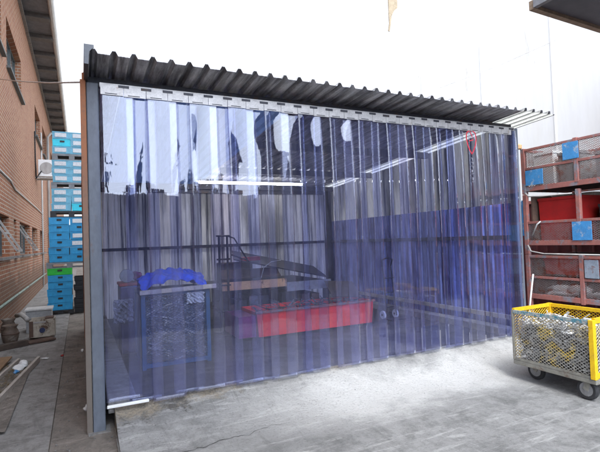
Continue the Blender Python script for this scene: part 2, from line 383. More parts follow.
# ------------------------------------------------------------------ ground
def sheet(x0,x1,y0,y1,z,nx=1,ny=1,f=None):
    m = MB(); vs=[]; fs=[]
    for j in range(ny+1):
        for i in range(nx+1):
            x = x0+(x1-x0)*i/nx; y = y0+(y1-y0)*j/ny
            vs.append((x,y,z+(f(x,y) if f else 0)))
    for j in range(ny):
        for i in range(nx):
            a=j*(nx+1)+i; fs.append((a,a+1,a+nx+2,a+nx+1))
    return m.add(vs,fs)
def wob(x,y,s=1.0):
    return .5*math.sin(3.1*x*s+1.7*y*s)+.3*math.sin(7.3*x*s-5.1*y*s+1)+.2*math.sin(13*x*s+11*y*s+2)
structure(sheet(-250,250,-250,250,-.035).build('ground', M['dirt']))
structure(sheet(-1.5,-.37,-12,32,0,6,200,lambda x,y:.004*wob(x,y)).build('alley_path', M['path']))
pe = MB().box(-.372,-.368,-12,32,-.04,-.002); structure(pe.build('path_edge', M['dirt']))
structure(sheet(-.366,.12,-3,5.6,-.024,8,90,lambda x,y:.008*wob(x,y,2)).build('dirt_strip', M['dirt']))
structure(sheet(.115,60,-3.8,-.02,0,1,1).build('yard', M['yard']))
structure(sheet(.115,60,-60,-3.8,-.003,1,1).build('unseen_dark_ground', M['unseen_dark_ground']))  # unseen ground, made dark so the strips reflect less brightness
structure(MB().box(.112,.12,-14,-.6,-.04,-.001).build('yard_edge', M['kerb']))
structure(sheet(5.42,60,-.02,40,.0).build('yard_strip', M['yard']))
structure(sheet(-60,.11,-60,-3.0,-.006).build('unseen_dark_ground', M['unseen_dark_ground']))
cr=MB(); rc_=random.Random(8); pts=[]
for k in range(60):
    t=k/59; pts.append((.13+1.75*t,-.86+.22*t+.035*wob(t*9,1.3,1.0)+rc_.uniform(-.008,.008),rc_.uniform(.001,.006)*(1-.8*t)))
vs=[]
for (x,y,w_) in pts: vs+=[(x,y-w_,.0035),(x,y+w_,.0035)]
cr.add(vs,[(2*k,2*k+2,2*k+3,2*k+1) for k in range(59)]); structure(cr.build('yard_crack', plain('crack_dirt',(.035,.033,.03),.95)))
# ramp up to the curtain
ap = MB(); nx, ny = 110, 20; vs=[]; fs=[]
rr = random.Random(3)
for j in range(ny+1):
    for i in range(nx+1):
        x = .125+(5.5-.125)*i/nx; t = j/ny; w = .74+.10*wob(x,0,1.3)
        y = .02 - t*w
        z = .175*(1-t)**1.7 + .003 + .006*wob(x,y,2.2)*(1-t) + .004*wob(x*3,y*3,2)*(t*(1-t)*4)
        if j==ny: z = .001
        vs.append((x,y,z))
for j in range(ny):
    for i in range(nx):
        a=j*(nx+1)+i; fs.append((a,a+nx+1,a+nx+2,a+1))
n0=len(vs)
for j in range(ny+1): vs.append((.125,vs[j*(nx+1)][1],-.04))
for j in range(ny): fs.append((j*(nx+1),n0+j,n0+j+1,(j+1)*(nx+1)))
ap.add(vs,fs); structure(ap.build('ramp', M['yard'], smooth=False))
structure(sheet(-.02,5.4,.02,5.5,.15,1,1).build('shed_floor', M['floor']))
structure(MB().box(.075,.31,.03,5.25,.10,.235).build('kerb', M['kerb'], bevel=.012))
structure(MB().box(5.08,5.27,.06,5.2,.10,.25).build('kerb', M['kerb'], bevel=.012))

# ------------------------------------------------------------------ shed
W, D = 5.32, 5.3
SL = -.062
RZ = lambda y: 3.115 + SL*y
shed = thing('open_front_shed', (2.6,0,0), 'corrugated metal shed with its open front closed by clear plastic strips', 'shed')
def ribs(u0,u1,pitch,h,wb,wt,phase=0):
    pts=[]; u=u0+phase; pts.append((u0,0))
    while u < u1-wb:
        pts += [(u,0),(u+(wb-wt)/2,h),(u+(wb+wt)/2,h),(u+wb,0)]; u+=pitch
    pts.append((u1,0)); return pts
def roofpart(x0,x1,y0,y1,ph,t=.004,pitch=.155):
    pr=ribs(x0,x1,pitch,.036,.066,.026,ph); m=MB(); k=len(pr); vs=[]
    NS=12
    for j in range(NS+1):
        y=y0+(y1-y0)*j/NS
        for s in (0,1):
            for (x,h) in pr: vs.append((x,y,RZ(y)+h-(t if s else 0)))
    fs=[]
    for j in range(NS):
        a=j*2*k; b=(j+1)*2*k
        for i in range(k-1):
            fs.append((a+i,a+i+1,b+i+1,b+i)); fs.append((a+k+i,b+k+i,b+k+i+1,a+k+i+1))
    for a in (0,NS*2*k):
        for i in range(k-1): fs.append((a+i,a+k+i,a+k+i+1,a+i+1))
    return m.add(vs,fs)
rf=roofpart(-.06,5.10,-.335,.30,.035); b_=roofpart(-.06,.27,.30,5.5,.035); c_=roofpart(2.13,5.10,.30,5.5,.015)
rf.add(b_.v,b_.f); rf.add(c_.v,c_.f)
roof = rf.build('roof', M['roof'], shed)
roofpart(.272,2.128,.302,5.5,.013).build('added_skylight_sheet', M['added_skylight'], roof)  # added see-through sheet, lets extra daylight in behind the left strips
roofpart(5.098,5.72,-.335,5.5,.025).build('clear_sheet', M['clear_roof'], roof)
m=MB()
for k in range(4):
    x=5.10+.155*k+.058; m.bar((x,-.345,RZ(-.345)+.0215),(x,5.5,RZ(5.5)+.0215),.026,.034)
m.bar((5.715,-.345,RZ(-.345)-.002),(5.715,5.5,RZ(5.5)-.002),.012,.012)
m.build('dark_rib', M['steel'], roof)
# barge flashing along the alley side
m=MB(); 
for a,b in ((-.34,5.52),):
    vs=[]
    for y in (a,b):
        for (x,z) in ((-.062,-.10),(-.03,-.10),(-.025,.0),(.012,.046),(.012,.062),(-.062,.062)): vs.append((x,y,RZ(y)+z))
    n=6; fs=[(i,(i+1)%n,n+(i+1)%n,n+i) for i in range(n)]+[tuple(range(n))[::-1],tuple(range(n,2*n))]
    m.add(vs,fs)
m.build('barge_flashing', M['flash'], shed)
# posts
def post(x0,x1,y0,y1,z1,name='post',mat='post',z0=-.03):
    return MB().box(x0,x1,y0,y1,z0,z1).build(name, M[mat], shed, bevel=.008)
pl = post(-.045,.052,-.012,.085,3.0)
MB().box(-.085,.09,-.05,.12,-.03,-.015).build('base_plate', M['kerb'], pl)
m=MB().box(-.094,-.049,-.006,.03,-.03,3.02); m.build('corner_flashing', M['cornerrust'], shed, bevel=.004)
pr_ = post(5.30,5.40,-.012,.085,3.0)
MB().box(5.262,5.298,.0,.05,.0,2.99).build('corner_channel', M['steel'], shed)
post(5.16,5.30,5.08,5.22,2.75,'post','steel')
post(.0,.12,5.10,5.22,2.75,'post','steel')
MB().box(-.045,5.40,.09,.16,3.005,3.08).build('header_beam', M['steel'], shed)
for y in (1.75,3.45,5.05):
    MB().box(2.14 if y<4 else -.03,5.36,y,y+.06,RZ(y)-.115,RZ(y)-.012).build('purlin', M['soffit' if y<4 else 'steel'], shed)
# walls
def corr(u0,u1,z0,z1,fixed,axis,pitch,h,wb,wt,t=.003,slope=None):
    pr=ribs(u0,u1,pitch,h,wb,wt); k=len(pr); vs=[]; m=MB()
    for zi in (0,1):
        for s in (0,1):
            for (u,d) in pr:
                z = z0 if zi==0 else (z1 if slope is None else slope(u))
                o=fixed+d+(t if s else 0)
                vs.append((o,u,z) if axis=='y' else (u,o,z))
    fs=[]
    for i in range(k-1):
        fs+= [(i,i+1,2*k+i+1,2*k+i),(k+i,3*k+i,3*k+i+1,k+i+1),(2*k+i,2*k+i+1,3*k+i+1,3*k+i),(i,k+i,k+i+1,i+1)]
    return m.add(vs,fs)
corr(.03,5.4,-.02,3.0,-.064,'y',.19,-.014,.06,.03,slope=lambda y:RZ(y)-.02).build('side_wall', M['rustwall'], shed)
corr(.03,5.4,-.02,2.9,-.05,'y',.19,.012,.06,.03,slope=lambda y:RZ(y)-.03).build('side_lining', M['galv'], shed)
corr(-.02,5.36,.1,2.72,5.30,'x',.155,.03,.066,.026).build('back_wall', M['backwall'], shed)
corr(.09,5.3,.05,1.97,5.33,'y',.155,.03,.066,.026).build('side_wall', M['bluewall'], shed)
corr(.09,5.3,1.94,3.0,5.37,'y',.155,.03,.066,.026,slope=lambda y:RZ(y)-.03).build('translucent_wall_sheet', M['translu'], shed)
MB().box(.12,5.16,5.22,5.27,1.46,1.52).build('girt', M['steel'], shed)
MB().box(5.26,5.31,.1,5.08,1.46,1.52).build('girt', M['steel'], shed)
MB().box(.12,5.16,5.20,5.26,2.62,2.72).build('girt', M['steel'], shed)
MB().box(5.255,5.30,.1,5.08,.34,.40).build('girt', M['pipe'], shed)

# curtain rail
rail = thing('curtain_rail', (2.66,-.03,2.9), 'pale metal hanging rail with clip plates under the roof edge', 'rail')
MB().box(.06,5.29,-.045,-.015,2.955,2.995).build('rail_bar', M['rail'], rail)
pitch=.19; NSTR=27
hp = MB().box(.066,.252,-.072,-.066,2.885,2.972); hp0 = hp.build('clip_plate', M['rail'], rail)
sl = MB().box(.10,.20,-.0735,-.0721,2.893,2.900).build('slot', M['steel'], hp0)
s2 = MB().box(.21,.30,-.0745,-.0726,2.955,2.978).build('slot', M['steel'], hp0)
for k in range(1,NSTR):
    c=hp0.copy(); COL.objects.link(c); c.parent=rail; c.location=(k*pitch,0,(-.004 if k%2 else .0)+random.uniform(-.003,.003)); c.rotation_euler=(0,0,0)
    for g in (sl,s2):
        d=g.copy(); COL.objects.link(d); d.parent=c

# strips
SM=[strip_mat('clear_blue_pvc',0.0,(.925,.935,.972),.7),strip_mat('clear_blue_pvc',.7,(.86,.882,.975),1.0),strip_mat('clear_blue_pvc',1.3,(.895,.905,.965),1.7),strip_mat('clear_blue_pvc',.4,(.825,.85,.975),.8),strip_mat('clear_blue_pvc',1.0,(.89,.88,.965),1.3)]
def strip(k):
    rnd=random.Random(100+k)
    xc=.205+k*pitch; w=.29; y0=-.060 if k%2==0 else -.036
    z1=2.95; z0=.185+ rnd.uniform(-.012,.01)
    if k==0: z0=.235
    nu,nv=10,64; T=.0022
    bow=rnd.uniform(.004,.010)*(-1 if k%2==0 else 1); tw=rnd.uniform(-.045,.045); tw2=rnd.uniform(-.02,.02)
    a1,a2,p1,p2=rnd.uniform(.001,.004),rnd.uniform(.0002,.0008),rnd.uniform(0,6),rnd.uniform(0,6)
    fl=rnd.uniform(.35,.9)          # how far the creases of the clamped top run down
    lean=rnd.choice((0,.016,.026,.036,.045)) if k%2==0 else 0
    P=[]
    for j in range(nv+1):
        v=j/nv; z=z1+(z0-z1)*v; d=z1-z
        top=math.exp(-((d-.12)/fl)**2*1.6) if d>.12 else d/.12
        ease=min(1,d/.12)
        for i in range(nu+1):
            u=-1+2*i/nu
            y=y0 + ease*bow*(u*u-.4)*(.35+1.3*top) + ease*u*(tw*.35*top+tw2*.25*math.sin(1.3*d+p1))*w*.5
            y+= ease*(a1*math.sin(2.1*d+p1)*(.4+.6*top) + a2*math.sin(5.3*d+p2+u*1.3))
            y+= ease*top*.0022*math.sin(3.0*u+5*d+p2)
            y-= lean*(1-math.exp(-max(0,d-.06)/.42))*(1-.55*min(1,max(0,d-.9)/1.8))
            x=xc+u*w/2+.004*math.sin(1.1*d+p2)*ease
            P.append((x,y,z))
    m=MB(); n=len(P)
    vs=[(x,y-T/2,z) for x,y,z in P]+[(x,y+T/2,z) for x,y,z in P]; fs=[]
    for j in range(nv):
        for i in range(nu):
            a=j*(nu+1)+i; b=a+nu+1
            fs.append((a,b,b+1,a+1)); fs.append((n+a,n+a+1,n+b+1,n+b))
    for j in range(nv):
        a=j*(nu+1); b=a+nu+1; fs.append((a,n+a,n+b,b)); a+=nu; b+=nu; fs.append((a,b,n+b,n+a))
    for i in range(nu):
        a=nv*(nu+1)+i; fs.append((a,n+a,n+a+1,a+1))
    m.add(vs,fs)
    o=m.build('curtain_strip', SM[rnd.choice((0,0,1,1,2,3,4))], None, smooth=True)
    return o, y0, xc
LOGO=22
for k in range(NSTR):
    o,y0,xc=strip(k)
    if k==LOGO:
        tag(o,'clear plastic curtain strip printed with a red outlined shield near its top','curtain strip','clear plastic strips of the curtain')
        # red outlined emblem and column of grey printed marks, stuck just proud of the sheet
        m=MB(); yy=y0-.066
        out=[(-.075,2.84),(-.085,2.77),(-.065,2.68),(-.03,2.61),(.0,2.57),(.03,2.61),(.065,2.68),(.085,2.77),(.072,2.84),(.03,2.865),(-.03,2.865),(-.075,2.84)]
        for a,b in zip(out,out[1:]): m.bar((xc+a[0],yy,a[1]),(xc+b[0],yy,b[1]),.002,.016,up=(1,0,.01))
        for a,b in (((-.045,2.775),(.045,2.775)),((-.038,2.735),(.035,2.755)),((-.02,2.86),(.02,2.79))): m.bar((xc+a[0],yy,a[1]),(xc+b[0],yy,b[1]),.002,.013,up=(1,0,.01))
        m.build('printed_emblem', M['redink'], o)
        m=MB(); r2=random.Random(5)
        for q in range(7):
            z=2.52-.05*q; m.box(xc-.02,xc+.018,yy-.001,yy+.001,z-.006,z); m.box(xc-.02+.03*r2.random(),xc-.012+.03*r2.random(),yy-.0011,yy+.0009,z-.035,z-.0061)
        m.build('printed_letters', M['greyink'], o)
    else:
        tag(o,'long clear blue-tinted plastic curtain strip hanging from the shed rail','curtain strip','clear plastic strips of the curtain')
tag(MB().box(.062,.40,-.105,-.075,.19,.212).build('edging_plank', M['white'], bevel=.004),'white plank offcut lying at the foot of the curtain by the corner post','plank')

# fluorescent lamp
lamp=thing('fluorescent_lamp',(2.97,4.1,2.7),'lit fluorescent tube lamp hanging inside the shed','lamp')
lamp.location=(2.97,4.1,2.7)
MB().tube([(1.9,4.1,2.70),(4.05,4.1,2.70)],.019,12).build('tube',emit('lit_tube',(1,.97,.90),48),lamp,smooth=True)
MB().box(1.86,4.09,4.07,4.13,2.725,2.765).build('housing',M['white'],lamp)
for x in (2.2,3.75): MB().tube([(x,4.1,2.765),(x,4.1,RZ(4.1)-.02)],.004,6).build('hanger',M['steel'],lamp)

# ------------------------------------------------------------------ things inside the shed
def cage_frame(m,x0,x1,y0,y1,z0,z1,s=.045):
    for x in (x0,x1):
        for y in (y0,y1): m.bar((x,y,z0),(x,y,z1),s,s)
    return m
def drape(c,w,d,h,seed,n=44,fold=.05,tilt=None):
    """a crumpled sheet dropped over a heap: ridged folds, ragged hem"""
    rn=random.Random(seed); K=[(rn.uniform(3,9),rn.uniform(3,9),rn.uniform(0,6)) for _ in range(9)]
    m=MB(); vs=[]
    for lay in (0,1):
        for j in range(n+1):
            for i in range(n+1):
                u=-1+2*i/n; v=-1+2*j/n
                q=max(0,1-(abs(u)**2.6+abs(v)**2.6)*.62)
                f=sum(abs(math.sin(a*u+b*v+p)) for a,b,p in K)/9-.63
                f2=sum(math.sin(2.7*a*u-2.2*b*v+p) for a,b,p in K[:5])/5
                x=u*w*(1+.10*f2); y=v*d*(1+.12*f); z=h*q**.7+fold*(f*3.2+f2*.5)*(.35+q)
                z=max(z,-.02)-(.004 if lay else 0)
                if tilt=='front': x,y,z=u*w*(1+.15*f2),-z,v*d*(1+.15*f)
                vs.append((c[0]+x,c[1]+y,c[2]+z))
    N1=(n+1)**2; fs=[]
    for j in range(n):
        for i in range(n):
            a=j*(n+1)+i; fs.append((a,a+1,a+n+2,a+n+1)); fs.append((N1+a,N1+a+n+1,N1+a+n+2,N1+a+1))
    return m.add(vs,fs)
st=thing('wire_stillage' ,(.88,1.45,.15),'blue framed wire stillage of crushed scrap under a blue tarpaulin','stillage')
f=MB(); cage_frame(f,.51,1.25,1.12,1.8,.15,1.02)
for z in (.19,1.0):
    for y in (1.12,1.8): f.bar((.51,y,z),(1.25,y,z),.04,.045)
    for x in (.51,1.25): f.bar((x,1.12,z),(x,1.8,z),.04,.045)
f.build('frame',M['bluepaint'],st)
w=MB(); w.wires((.53,1.11,.21),(1,0,0),(0,0,1),.7,.77,.05,.028,.0028); w.wires((1.255,1.14,.21),(0,1,0),(0,0,1),.64,.77,.05,.028,.0028); w.wires((.505,1.14,.21),(0,1,0),(0,0,1),.64,.77,.05,.028,.0028)
w.build('wire_mesh',M['bluepaint'],st)
MB().box(.53,1.23,1.14,1.78,.18,.2).build('deck',M['steel'],st)
def scrapheap(name,x0,x1,y0,y1,z0,z1,n,mat,label,cat,seed,lmin=.05,lmax=.25,wid=.03):
    r=random.Random(seed); m=MB()
    for _ in range(n):
        c=Vector((r.uniform(x0,x1),r.uniform(y0,y1),z0+(z1-z0)*r.random()**.8)); l=r.uniform(lmin,lmax)
        d=Vector((r.gauss(0,1),r.gauss(0,1),r.gauss(0,.45))).normalized()*l/2
        p=c-d; q=c+d
        cl=lambda a:Vector((min(max(a.x,x0),x1),min(max(a.y,y0),y1),min(max(a.z,z0),z1+.05)))
        p=cl(p); q=cl(q)
        if (p-q).length<.02: continue
        if r.random()<.5: m.bar(p,q,r.uniform(.3,1)*wid,r.uniform(.003,.008),up=(r.gauss(0,1),r.gauss(0,1),1))
        else:
            mid=(p+q)/2+Vector((r.gauss(0,.02),r.gauss(0,.02),r.gauss(0,.02))); m.tube([p,mid,q],r.uniform(.003,.009),5)
    return tag(m.build(name,M[mat]),label,cat,kind='stuff')
scrapheap('metal_scrap',.54,1.22,1.125,1.26,.22,.95,330,'scrap','shiny crushed metal scrap filling the blue stillage','scrap',11)
MB().box(.535,1.225,1.19,1.75,.205,.9).build('packed_core',M['scrapdark'],st)
m=drape((.88,1.42,1.045),.38,.33,.19,4,44,.034); tag(m.build('blue_tarpaulin',M['tarp'],smooth=True),'crumpled bright blue tarpaulin heaped on the wire stillage','tarpaulin')
tag(MB().bar((.47,1.07,1.025),(1.34,1.05,1.045),.04,.05).build('pale_plank',M['palewood'],bevel=.004),'pale plank lying across the front of the wire stillage','plank')
m=drape((1.1,1.10,.92),.10,.065,.02,9,24,.02,'front'); tag(m.build('white_sheet',M['tagpaper']),'torn white paper hanging on the front of the blue stillage','paper')
# bin with film
b=thing('dark_bin',(.5,2.27,.15),'dark purple bin with a red rim standing beside the wire stillage','bin')
MB().box(.34,.66,2.06,2.48,.15,1.03).build('body',M['purple'],b,bevel=.02)
MB().box(.33,.67,2.05,2.49,1.031,1.07).build('rim',M['redpanel'],b,bevel=.01)
m=drape((.37,2.02,.72),.12,.15,.08,12,40,.07,'front'); tag(m.build('plastic_wrap',M['film']),'crumpled clear plastic wrap hanging on the dark bin','plastic wrap')
m=MB(); m.blob((.58,2.3,1.135),(.07,.12,.065),.3,15,3); tag(m.build('bundle',M['purplefilm'],smooth=True),'magenta bundle lying on top of the dark bin','bundle')
m=MB().lathe((.43,2.12,1.162),[(.02,-.02),(.085,-.018),(.09,0),(.085,.018),(.02,.02)],20,'y'); 
tag(m.build('grey_disc',M['hub']),'round grey disc standing on top of the dark purple bin','disc')
# low platform trolley with steel plates
pt=thing('steel_workbench',(2.85,3.2,.15),'low steel bench with an orange front beam behind the red skip','bench')
MB().box(1.86,3.8,2.62,4.2,.80,.84).build('top',M['steel'],pt)
MB().box(1.86,2.95,2.58,2.619,.80,.93).build('front_beam',M['orange'],pt)
MB().box(2.96,3.8,2.585,2.619,.71,.86).build('front_plate',M['greybox'],pt)
for x in (1.92,3.74):
    for y in (2.68,4.14): MB().box(x-.04,x+.04,y-.04,y+.04,.15,.799).build('leg',M['steel'],pt)
MB().box(1.9,3.76,2.66,4.16,.42,.45).build('shelf',M['wood'],pt)
MB().box(1.97,3.69,3.65,3.68,.451,.795).build('back_sheet',M['steel'],pt)
r=random.Random(21)
for i in range(9):
    x=1.95+.19*i; z0=.451; h=r.uniform(.08,.25)
    tag(MB().box(x,x+.15,2.7,2.7+r.uniform(.3,.9),z0,z0+h).build('steel_offcut',M[r.choice(['darkwood','scrapdark','rusty','steel'])]),'metal offcut stored on the lower shelf of the steel bench','offcut','offcuts on the bench shelf')
def slab(p,q,r_,t=.02):
    p,q,r_=map(Vector,(p,q,r_)); n=(q-p).cross(r_-p).normalized()*t; s=q+(r_-p)
    return MB().add([p,q,s,r_,p+n,q+n,s+n,r_+n],[(3,2,1,0),(4,5,6,7),(0,1,5,4),(1,2,6,5),(2,3,7,6),(3,0,4,7)])
tag(slab((2.15,2.9,1.26),(3.84,2.8,.87),(2.5,4.1,1.38)).build('steel_plate',M['steel']),'dark steel plate leaning at a slope on the bench','plate')
MB_=MB().box(2.05,2.55,3.1,3.6,.841,1.2); tag(MB_.build('wooden_crate',M['darkwood'],bevel=.01),'dark wooden crate on the bench under the sloping plate','crate')
tag(slab((1.9,2.75,.96),(2.9,2.7,.96),(1.95,3.05,1.08)).build('steel_plate',M['rusty']),'rusty flat plate lying behind the orange beam','plate')
tag(MB().box(2.30,2.62,2.9,3.06,1.235,1.30).build('red_toolbox',M['redpanel'],bevel=.01),'small red box on the sloping steel plate','box')
m=MB(); m.tube([(2.55,2.7,.96),(2.62,2.75,1.12),(2.8,2.85,1.2),(3.0,2.9,1.22)],.008,6); tag(m.build('cable_loop',M['cable'],smooth=True),'pale cable drooping over the sloping steel plate','cable')
# red skip
sk=thing('red_skip',(3.13,2.2,.15),'low red steel skip with open top in the middle of the shed','skip')
m=MB()
def trapbox(m,x0,x1,y0,y1,z0,z1,e,t=.02):
    m.add([(x0+e,y0+e*.4,z0),(x1-e,y0+e*.4,z0),(x1-e,y1-e*.4,z0),(x0+e,y1-e*.4,z0),(x0,y0,z1),(x1,y0,z1),(x1,y1,z1),(x0,y1,z1),
           (x0+t,y0+t,z1),(x1-t,y0+t,z1),(x1-t,y1-t,z1),(x0+t,y1-t,z1),(x0+e+t,y0+e*.4+t,z0+t),(x1-e-t,y0+e*.4+t,z0+t),(x1-e-t,y1-e*.4-t,z0+t),(x0+e+t,y1-e*.4-t,z0+t)],
          [(3,2,1,0),(0,1,5,4),(1,2,6,5),(2,3,7,6),(3,0,4,7),(4,5,9,8),(5,6,10,9),(6,7,11,10),(7,4,8,11),(8,9,13,12),(9,10,14,13),(10,11,15,14),(11,8,12,15),(12,13,14,15)])
trapbox(m,2.12,4.12,1.80,2.52,.19,.545,.03); m.build('body',M['skipred'],sk)
MB().bar((2.10,1.785,.545),(4.14,1.785,.545),.03,.03).build('rim',M['rustred'],sk)
for x in (2.3,3.9): MB().box(x-.06,x+.06,1.86,2.46,.15,.19).build('foot',M['steel'],sk)
MB().box(1.86,2.115,1.83,2.5,.2,.5).build('end_box',M['purplefilm'],sk)
scrapheap('metal_scrap',2.2,4.0,1.9,2.45,.3,.58,160,'scrapdark','dull steel scrap lying in the red skip','scrap',13,.1,.5)
tag(slab((3.6,2.2,.6),(4.0,1.95,.58),(3.62,2.5,.83)).build('board',M['darkwood']),'brown board sticking up from the end of the red skip','board')
# sack trucks
def hand_truck(x,y,label,wheelmat,h=1.1,s=1):
    t=thing('hand_truck',(x,y,.15),label,'hand truck','hand trucks in the shed')
    f=MB()
    for dx in (-.11,.11): f.tube([(x+dx,y,.2),(x+dx*.8,y+.05,.8),(x+dx*.8,y+.09,h-.05)],.013,8)
    for z in (.35,.6,.85): f.tube([(x-.1,y+.02,z),(x+.1,y+.02,z)],.009,6)
    f.build('frame',M['steel'],t,smooth=True)
    g=MB().tube([(x-.09,y+.09,h-.05),(x-.11,y+.06,h+.06),(x,y+.04,h+.1),(x+.11,y+.06,h+.06),(x+.09,y+.09,h-.05)],.013,8); g.build('handle',M['steel'],t,smooth=True)
    MB().box(x-.15,x+.15,y-.2,y-.01,.16,.172).build('toe_plate',M['steel'],t)
    for dx in (-.13,.13):
        wl=MB().lathe((x+dx,y+.06,.222),[(.03,-.02),(.066,-.02),(.072,-.01),(.072,.01),(.066,.02),(.03,.02)],20,'x').build('wheel',M[wheelmat],t,smooth=False)
        MB().lathe((x+dx,y+.06,.222),[(.02,-.024),(.022,.024)],10,'x').build('hub',M['steel'],wl)
    return t
hand_truck(4.66,2.05,'dark hand truck with pale wheels standing beside the red skip','white')
ht=thing('scaffold_stand',(1.95,2.5,.15),'tall dark pipe stand with a bent arm beside the orange beam','stand')
m=MB(); 
for x in (1.80,1.93): m.tube([(x,2.5,.15),(x,2.5,1.66)],.018,8)
for z in (.5,.9,1.3,1.66): m.tube([(1.76,2.5,z),(1.97,2.5,z)],.013,8)
m.build('frame',M['steel'],ht,smooth=True)
MB().tube([(1.93,2.5,1.66),(2.06,2.55,1.62),(2.2,2.62,1.42),(2.35,2.7,1.22)],.012,8).build('arm',M['steel'],ht,smooth=True)
MB().tube([(2.0,2.5,1.36),(2.3,2.6,1.26)],.011,8).build('brace',M['steel'],ht,smooth=True)
MB().box(1.72,2.02,2.35,2.65,.15,.17).build('foot',M['steel'],ht)

# ------------------------------------------------------------------ brick building along the alley
bb=thing('brick_building',(-1.5,10,0),'tall red brick building along the alley with a deep dark eave','building')
BX=-1.5; Y0,Y1,ZT=-6,46,8.45
holes=[(5.75,7.35,1.42,2.28),(8.1,8.6,1.42,2.28),(9.25,11.9,1.42,2.28),(12.6,14.6,1.42,2.28),(15.8,18.0,1.42,2.28),(20.5,22.5,1.42,2.28),
       (4.3,6.62,5.62,6.75),(7.35,10.15,5.62,6.75),(14.35,16.75,5.66,6.78),(18.0,20.4,5.66,6.9),(24,26.5,5.66,6.9)]
ys=sorted({Y0,Y1}|{h[0] for h in holes}|{h[1] for h in holes}); zs=sorted({-.05,ZT}|{h[2] for h in holes}|{h[3] for h in holes})
m=MB()
for a,b in zip(ys,ys[1:]):
    for c,d in zip(zs,zs[1:]):
        yc,zc=(a+b)/2,(c+d)/2
        if any(h[0]<yc<h[1] and h[2]<zc<h[3] for h in holes): continue
        m.add([(BX,a,c),(BX,b,c),(BX,b,d),(BX,a,d)],[(0,1,2,3)])
for (a,b,c,d) in holes:
    x1=BX-.24
    m.add([(BX,a,c),(x1,a,c),(x1,a,d),(BX,a,d),(BX,b,c),(x1,b,c),(x1,b,d),(BX,b,d)],[(0,1,2,3),(4,7,6,5),(3,2,6,7),(0,4,5,1)])
m.add([(BX,Y0,-.05),(-9,Y0,-.05),(-9,Y0,ZT),(BX,Y0,ZT),(BX,Y1,-.05),(-9,Y1,-.05),(-9,Y1,ZT),(BX,Y1,ZT)],[(0,3,2,1),(4,5,6,7),(1,2,6,5)])
m.build('wall',M['brick'],bb)
for i,(a,b,c,d) in enumerate(holes):
    f=MB(); x=BX-.17; t=.045; n=2 if b-a<1 else (3 if b-a<2.2 else 4)
    f.box(x-.03,x+.03,a,b,c,c+t); f.box(x-.03,x+.03,a,b,d-t,d)
    for k in range(n):
        yy=a+(b-a-t)*k/(n-1); f.box(x-.029,x+.029,yy,yy+t,c+t,d-t)
    wn=f.build('window',M['frame'],bb)
    MB().add([(x,a,c),(x,b,c),(x,b,d),(x,a,d),(x-.012,a,c),(x-.012,b,c),(x-.012,b,d),(x-.012,a,d)],[(0,1,2,3),(7,6,5,4)]).build('pane',M['glass'],wn)
    MB().box(BX-.15,BX+.085,a-.06,b+.06,c-.055,c-.003).build('sill',M['frame' if i>=6 else 'sill'],wn)
    if i in (2,0):   # top-hung casement propped open
        y0_,y1_ = (a+.15,a+1.05) if i==2 else (a-.1,a+.62)
        top=Vector((BX-.1,0,d-.05)); bot=Vector((BX+.32,0,c+.12)); q=MB()
        for yy in (y0_,y1_): q.bar((top.x,yy,top.z),(bot.x,yy,bot.z),.04,.035)
        q.bar((top.x,y0_,top.z),(top.x,y1_,top.z),.035,.04); q.bar((bot.x,y0_,bot.z),(bot.x,y1_,bot.z),.035,.04); q.bar((top.x*.5+bot.x*.5,y0_,(top.z+bot.z)/2),(top.x*.5+bot.x*.5,y1_,(top.z+bot.z)/2),.025,.03)
        cs=q.build('open_casement',M['pipe'],wn)
MB().box(-9,BX-.3,Y0+.1,Y1-.1,0,8).build('dark_inside',M['dark'],bb)
# eave
m=MB().box(BX-.02,-.80,Y0,33,8.40,8.46); ev=m.build('soffit',M['soffit'],bb)
y=Y0+.6; m=MB()
raft=[]
while y<33:
    raft.append(y); y+=1.45
for y in raft: MB().box(BX+.001,-.805,y,y+.28,8.26,8.398).build('rafter',M['rafter'],ev)
MB().box(BX+.002,BX+.08,Y0,33,8.2,8.259).build('wall_plate',M['sill'],ev)
vs=[];K=10
g=MB(); sec=[(-.80,8.52),(-.80,8.36),(-.765,8.33),(-.71,8.33),(-.67,8.37),(-.66,8.53),(-.67,8.53),(-.68,8.375),(-.715,8.34),(-.76,8.34),(-.79,8.365),(-.79,8.52)]
g.add([(x,Y0,z) for x,z in sec]+[(x,29.5,z) for x,z in sec],[(i,(i+1)%12,12+(i+1)%12,12+i) for i in range(12)])
g.build('gutter',M['gutter'],bb)
MB().add([(-.66,Y0,8.55),(-.66,33,8.55),(-5.2,33,10.2),(-5.2,Y0,10.2),(-.66,Y0,8.6),(-.66,33,8.6),(-5.2,33,10.25),(-5.2,Y0,10.25)],[(3,2,1,0),(4,5,6,7),(0,1,5,4),(2,3,7,6)]).build('roof',M['roof'],bb)
MB().tube([(-.75,25,8.35),(-.76,24.5,8.05),(-1.30,20.6,7.15),(-1.42,20.3,6.9),(-1.42,20.3,.05)],.055,10).build('downpipe',M['pipe'],bb,smooth=True)
MB().tube([(BX+.04,-2,.52),(BX+.04,6,.51),(BX+.045,18,.50)],.028,8).build('wall_pipe',M['greenpipe'],bb,smooth=True)
MB().tube([(BX+.02,2,3.12),(BX+.02,7.5,3.10),(BX+.02,8.3,2.99),(BX+.02,14.2,3.0),(BX+.02,17.0,2.98),(BX+.02,17.3,.4)],.018,8).build('conduit',M['gutter'],bb,smooth=True)
MB().tube([(BX+.03,16.8,6.3),(BX+.03,16.8,.05)],.03,8).build('wall_pipe',M['gutter'],bb,smooth=True)
ac=thing('wall_air_conditioner',(BX,14.4,4.1),'white air conditioner box on a bracket high on the brick wall','air conditioner')
cb=MB().box(BX+.1,BX+.62,14.0,14.75,4.12,4.72).build('casing',M['white'],ac,bevel=.015)
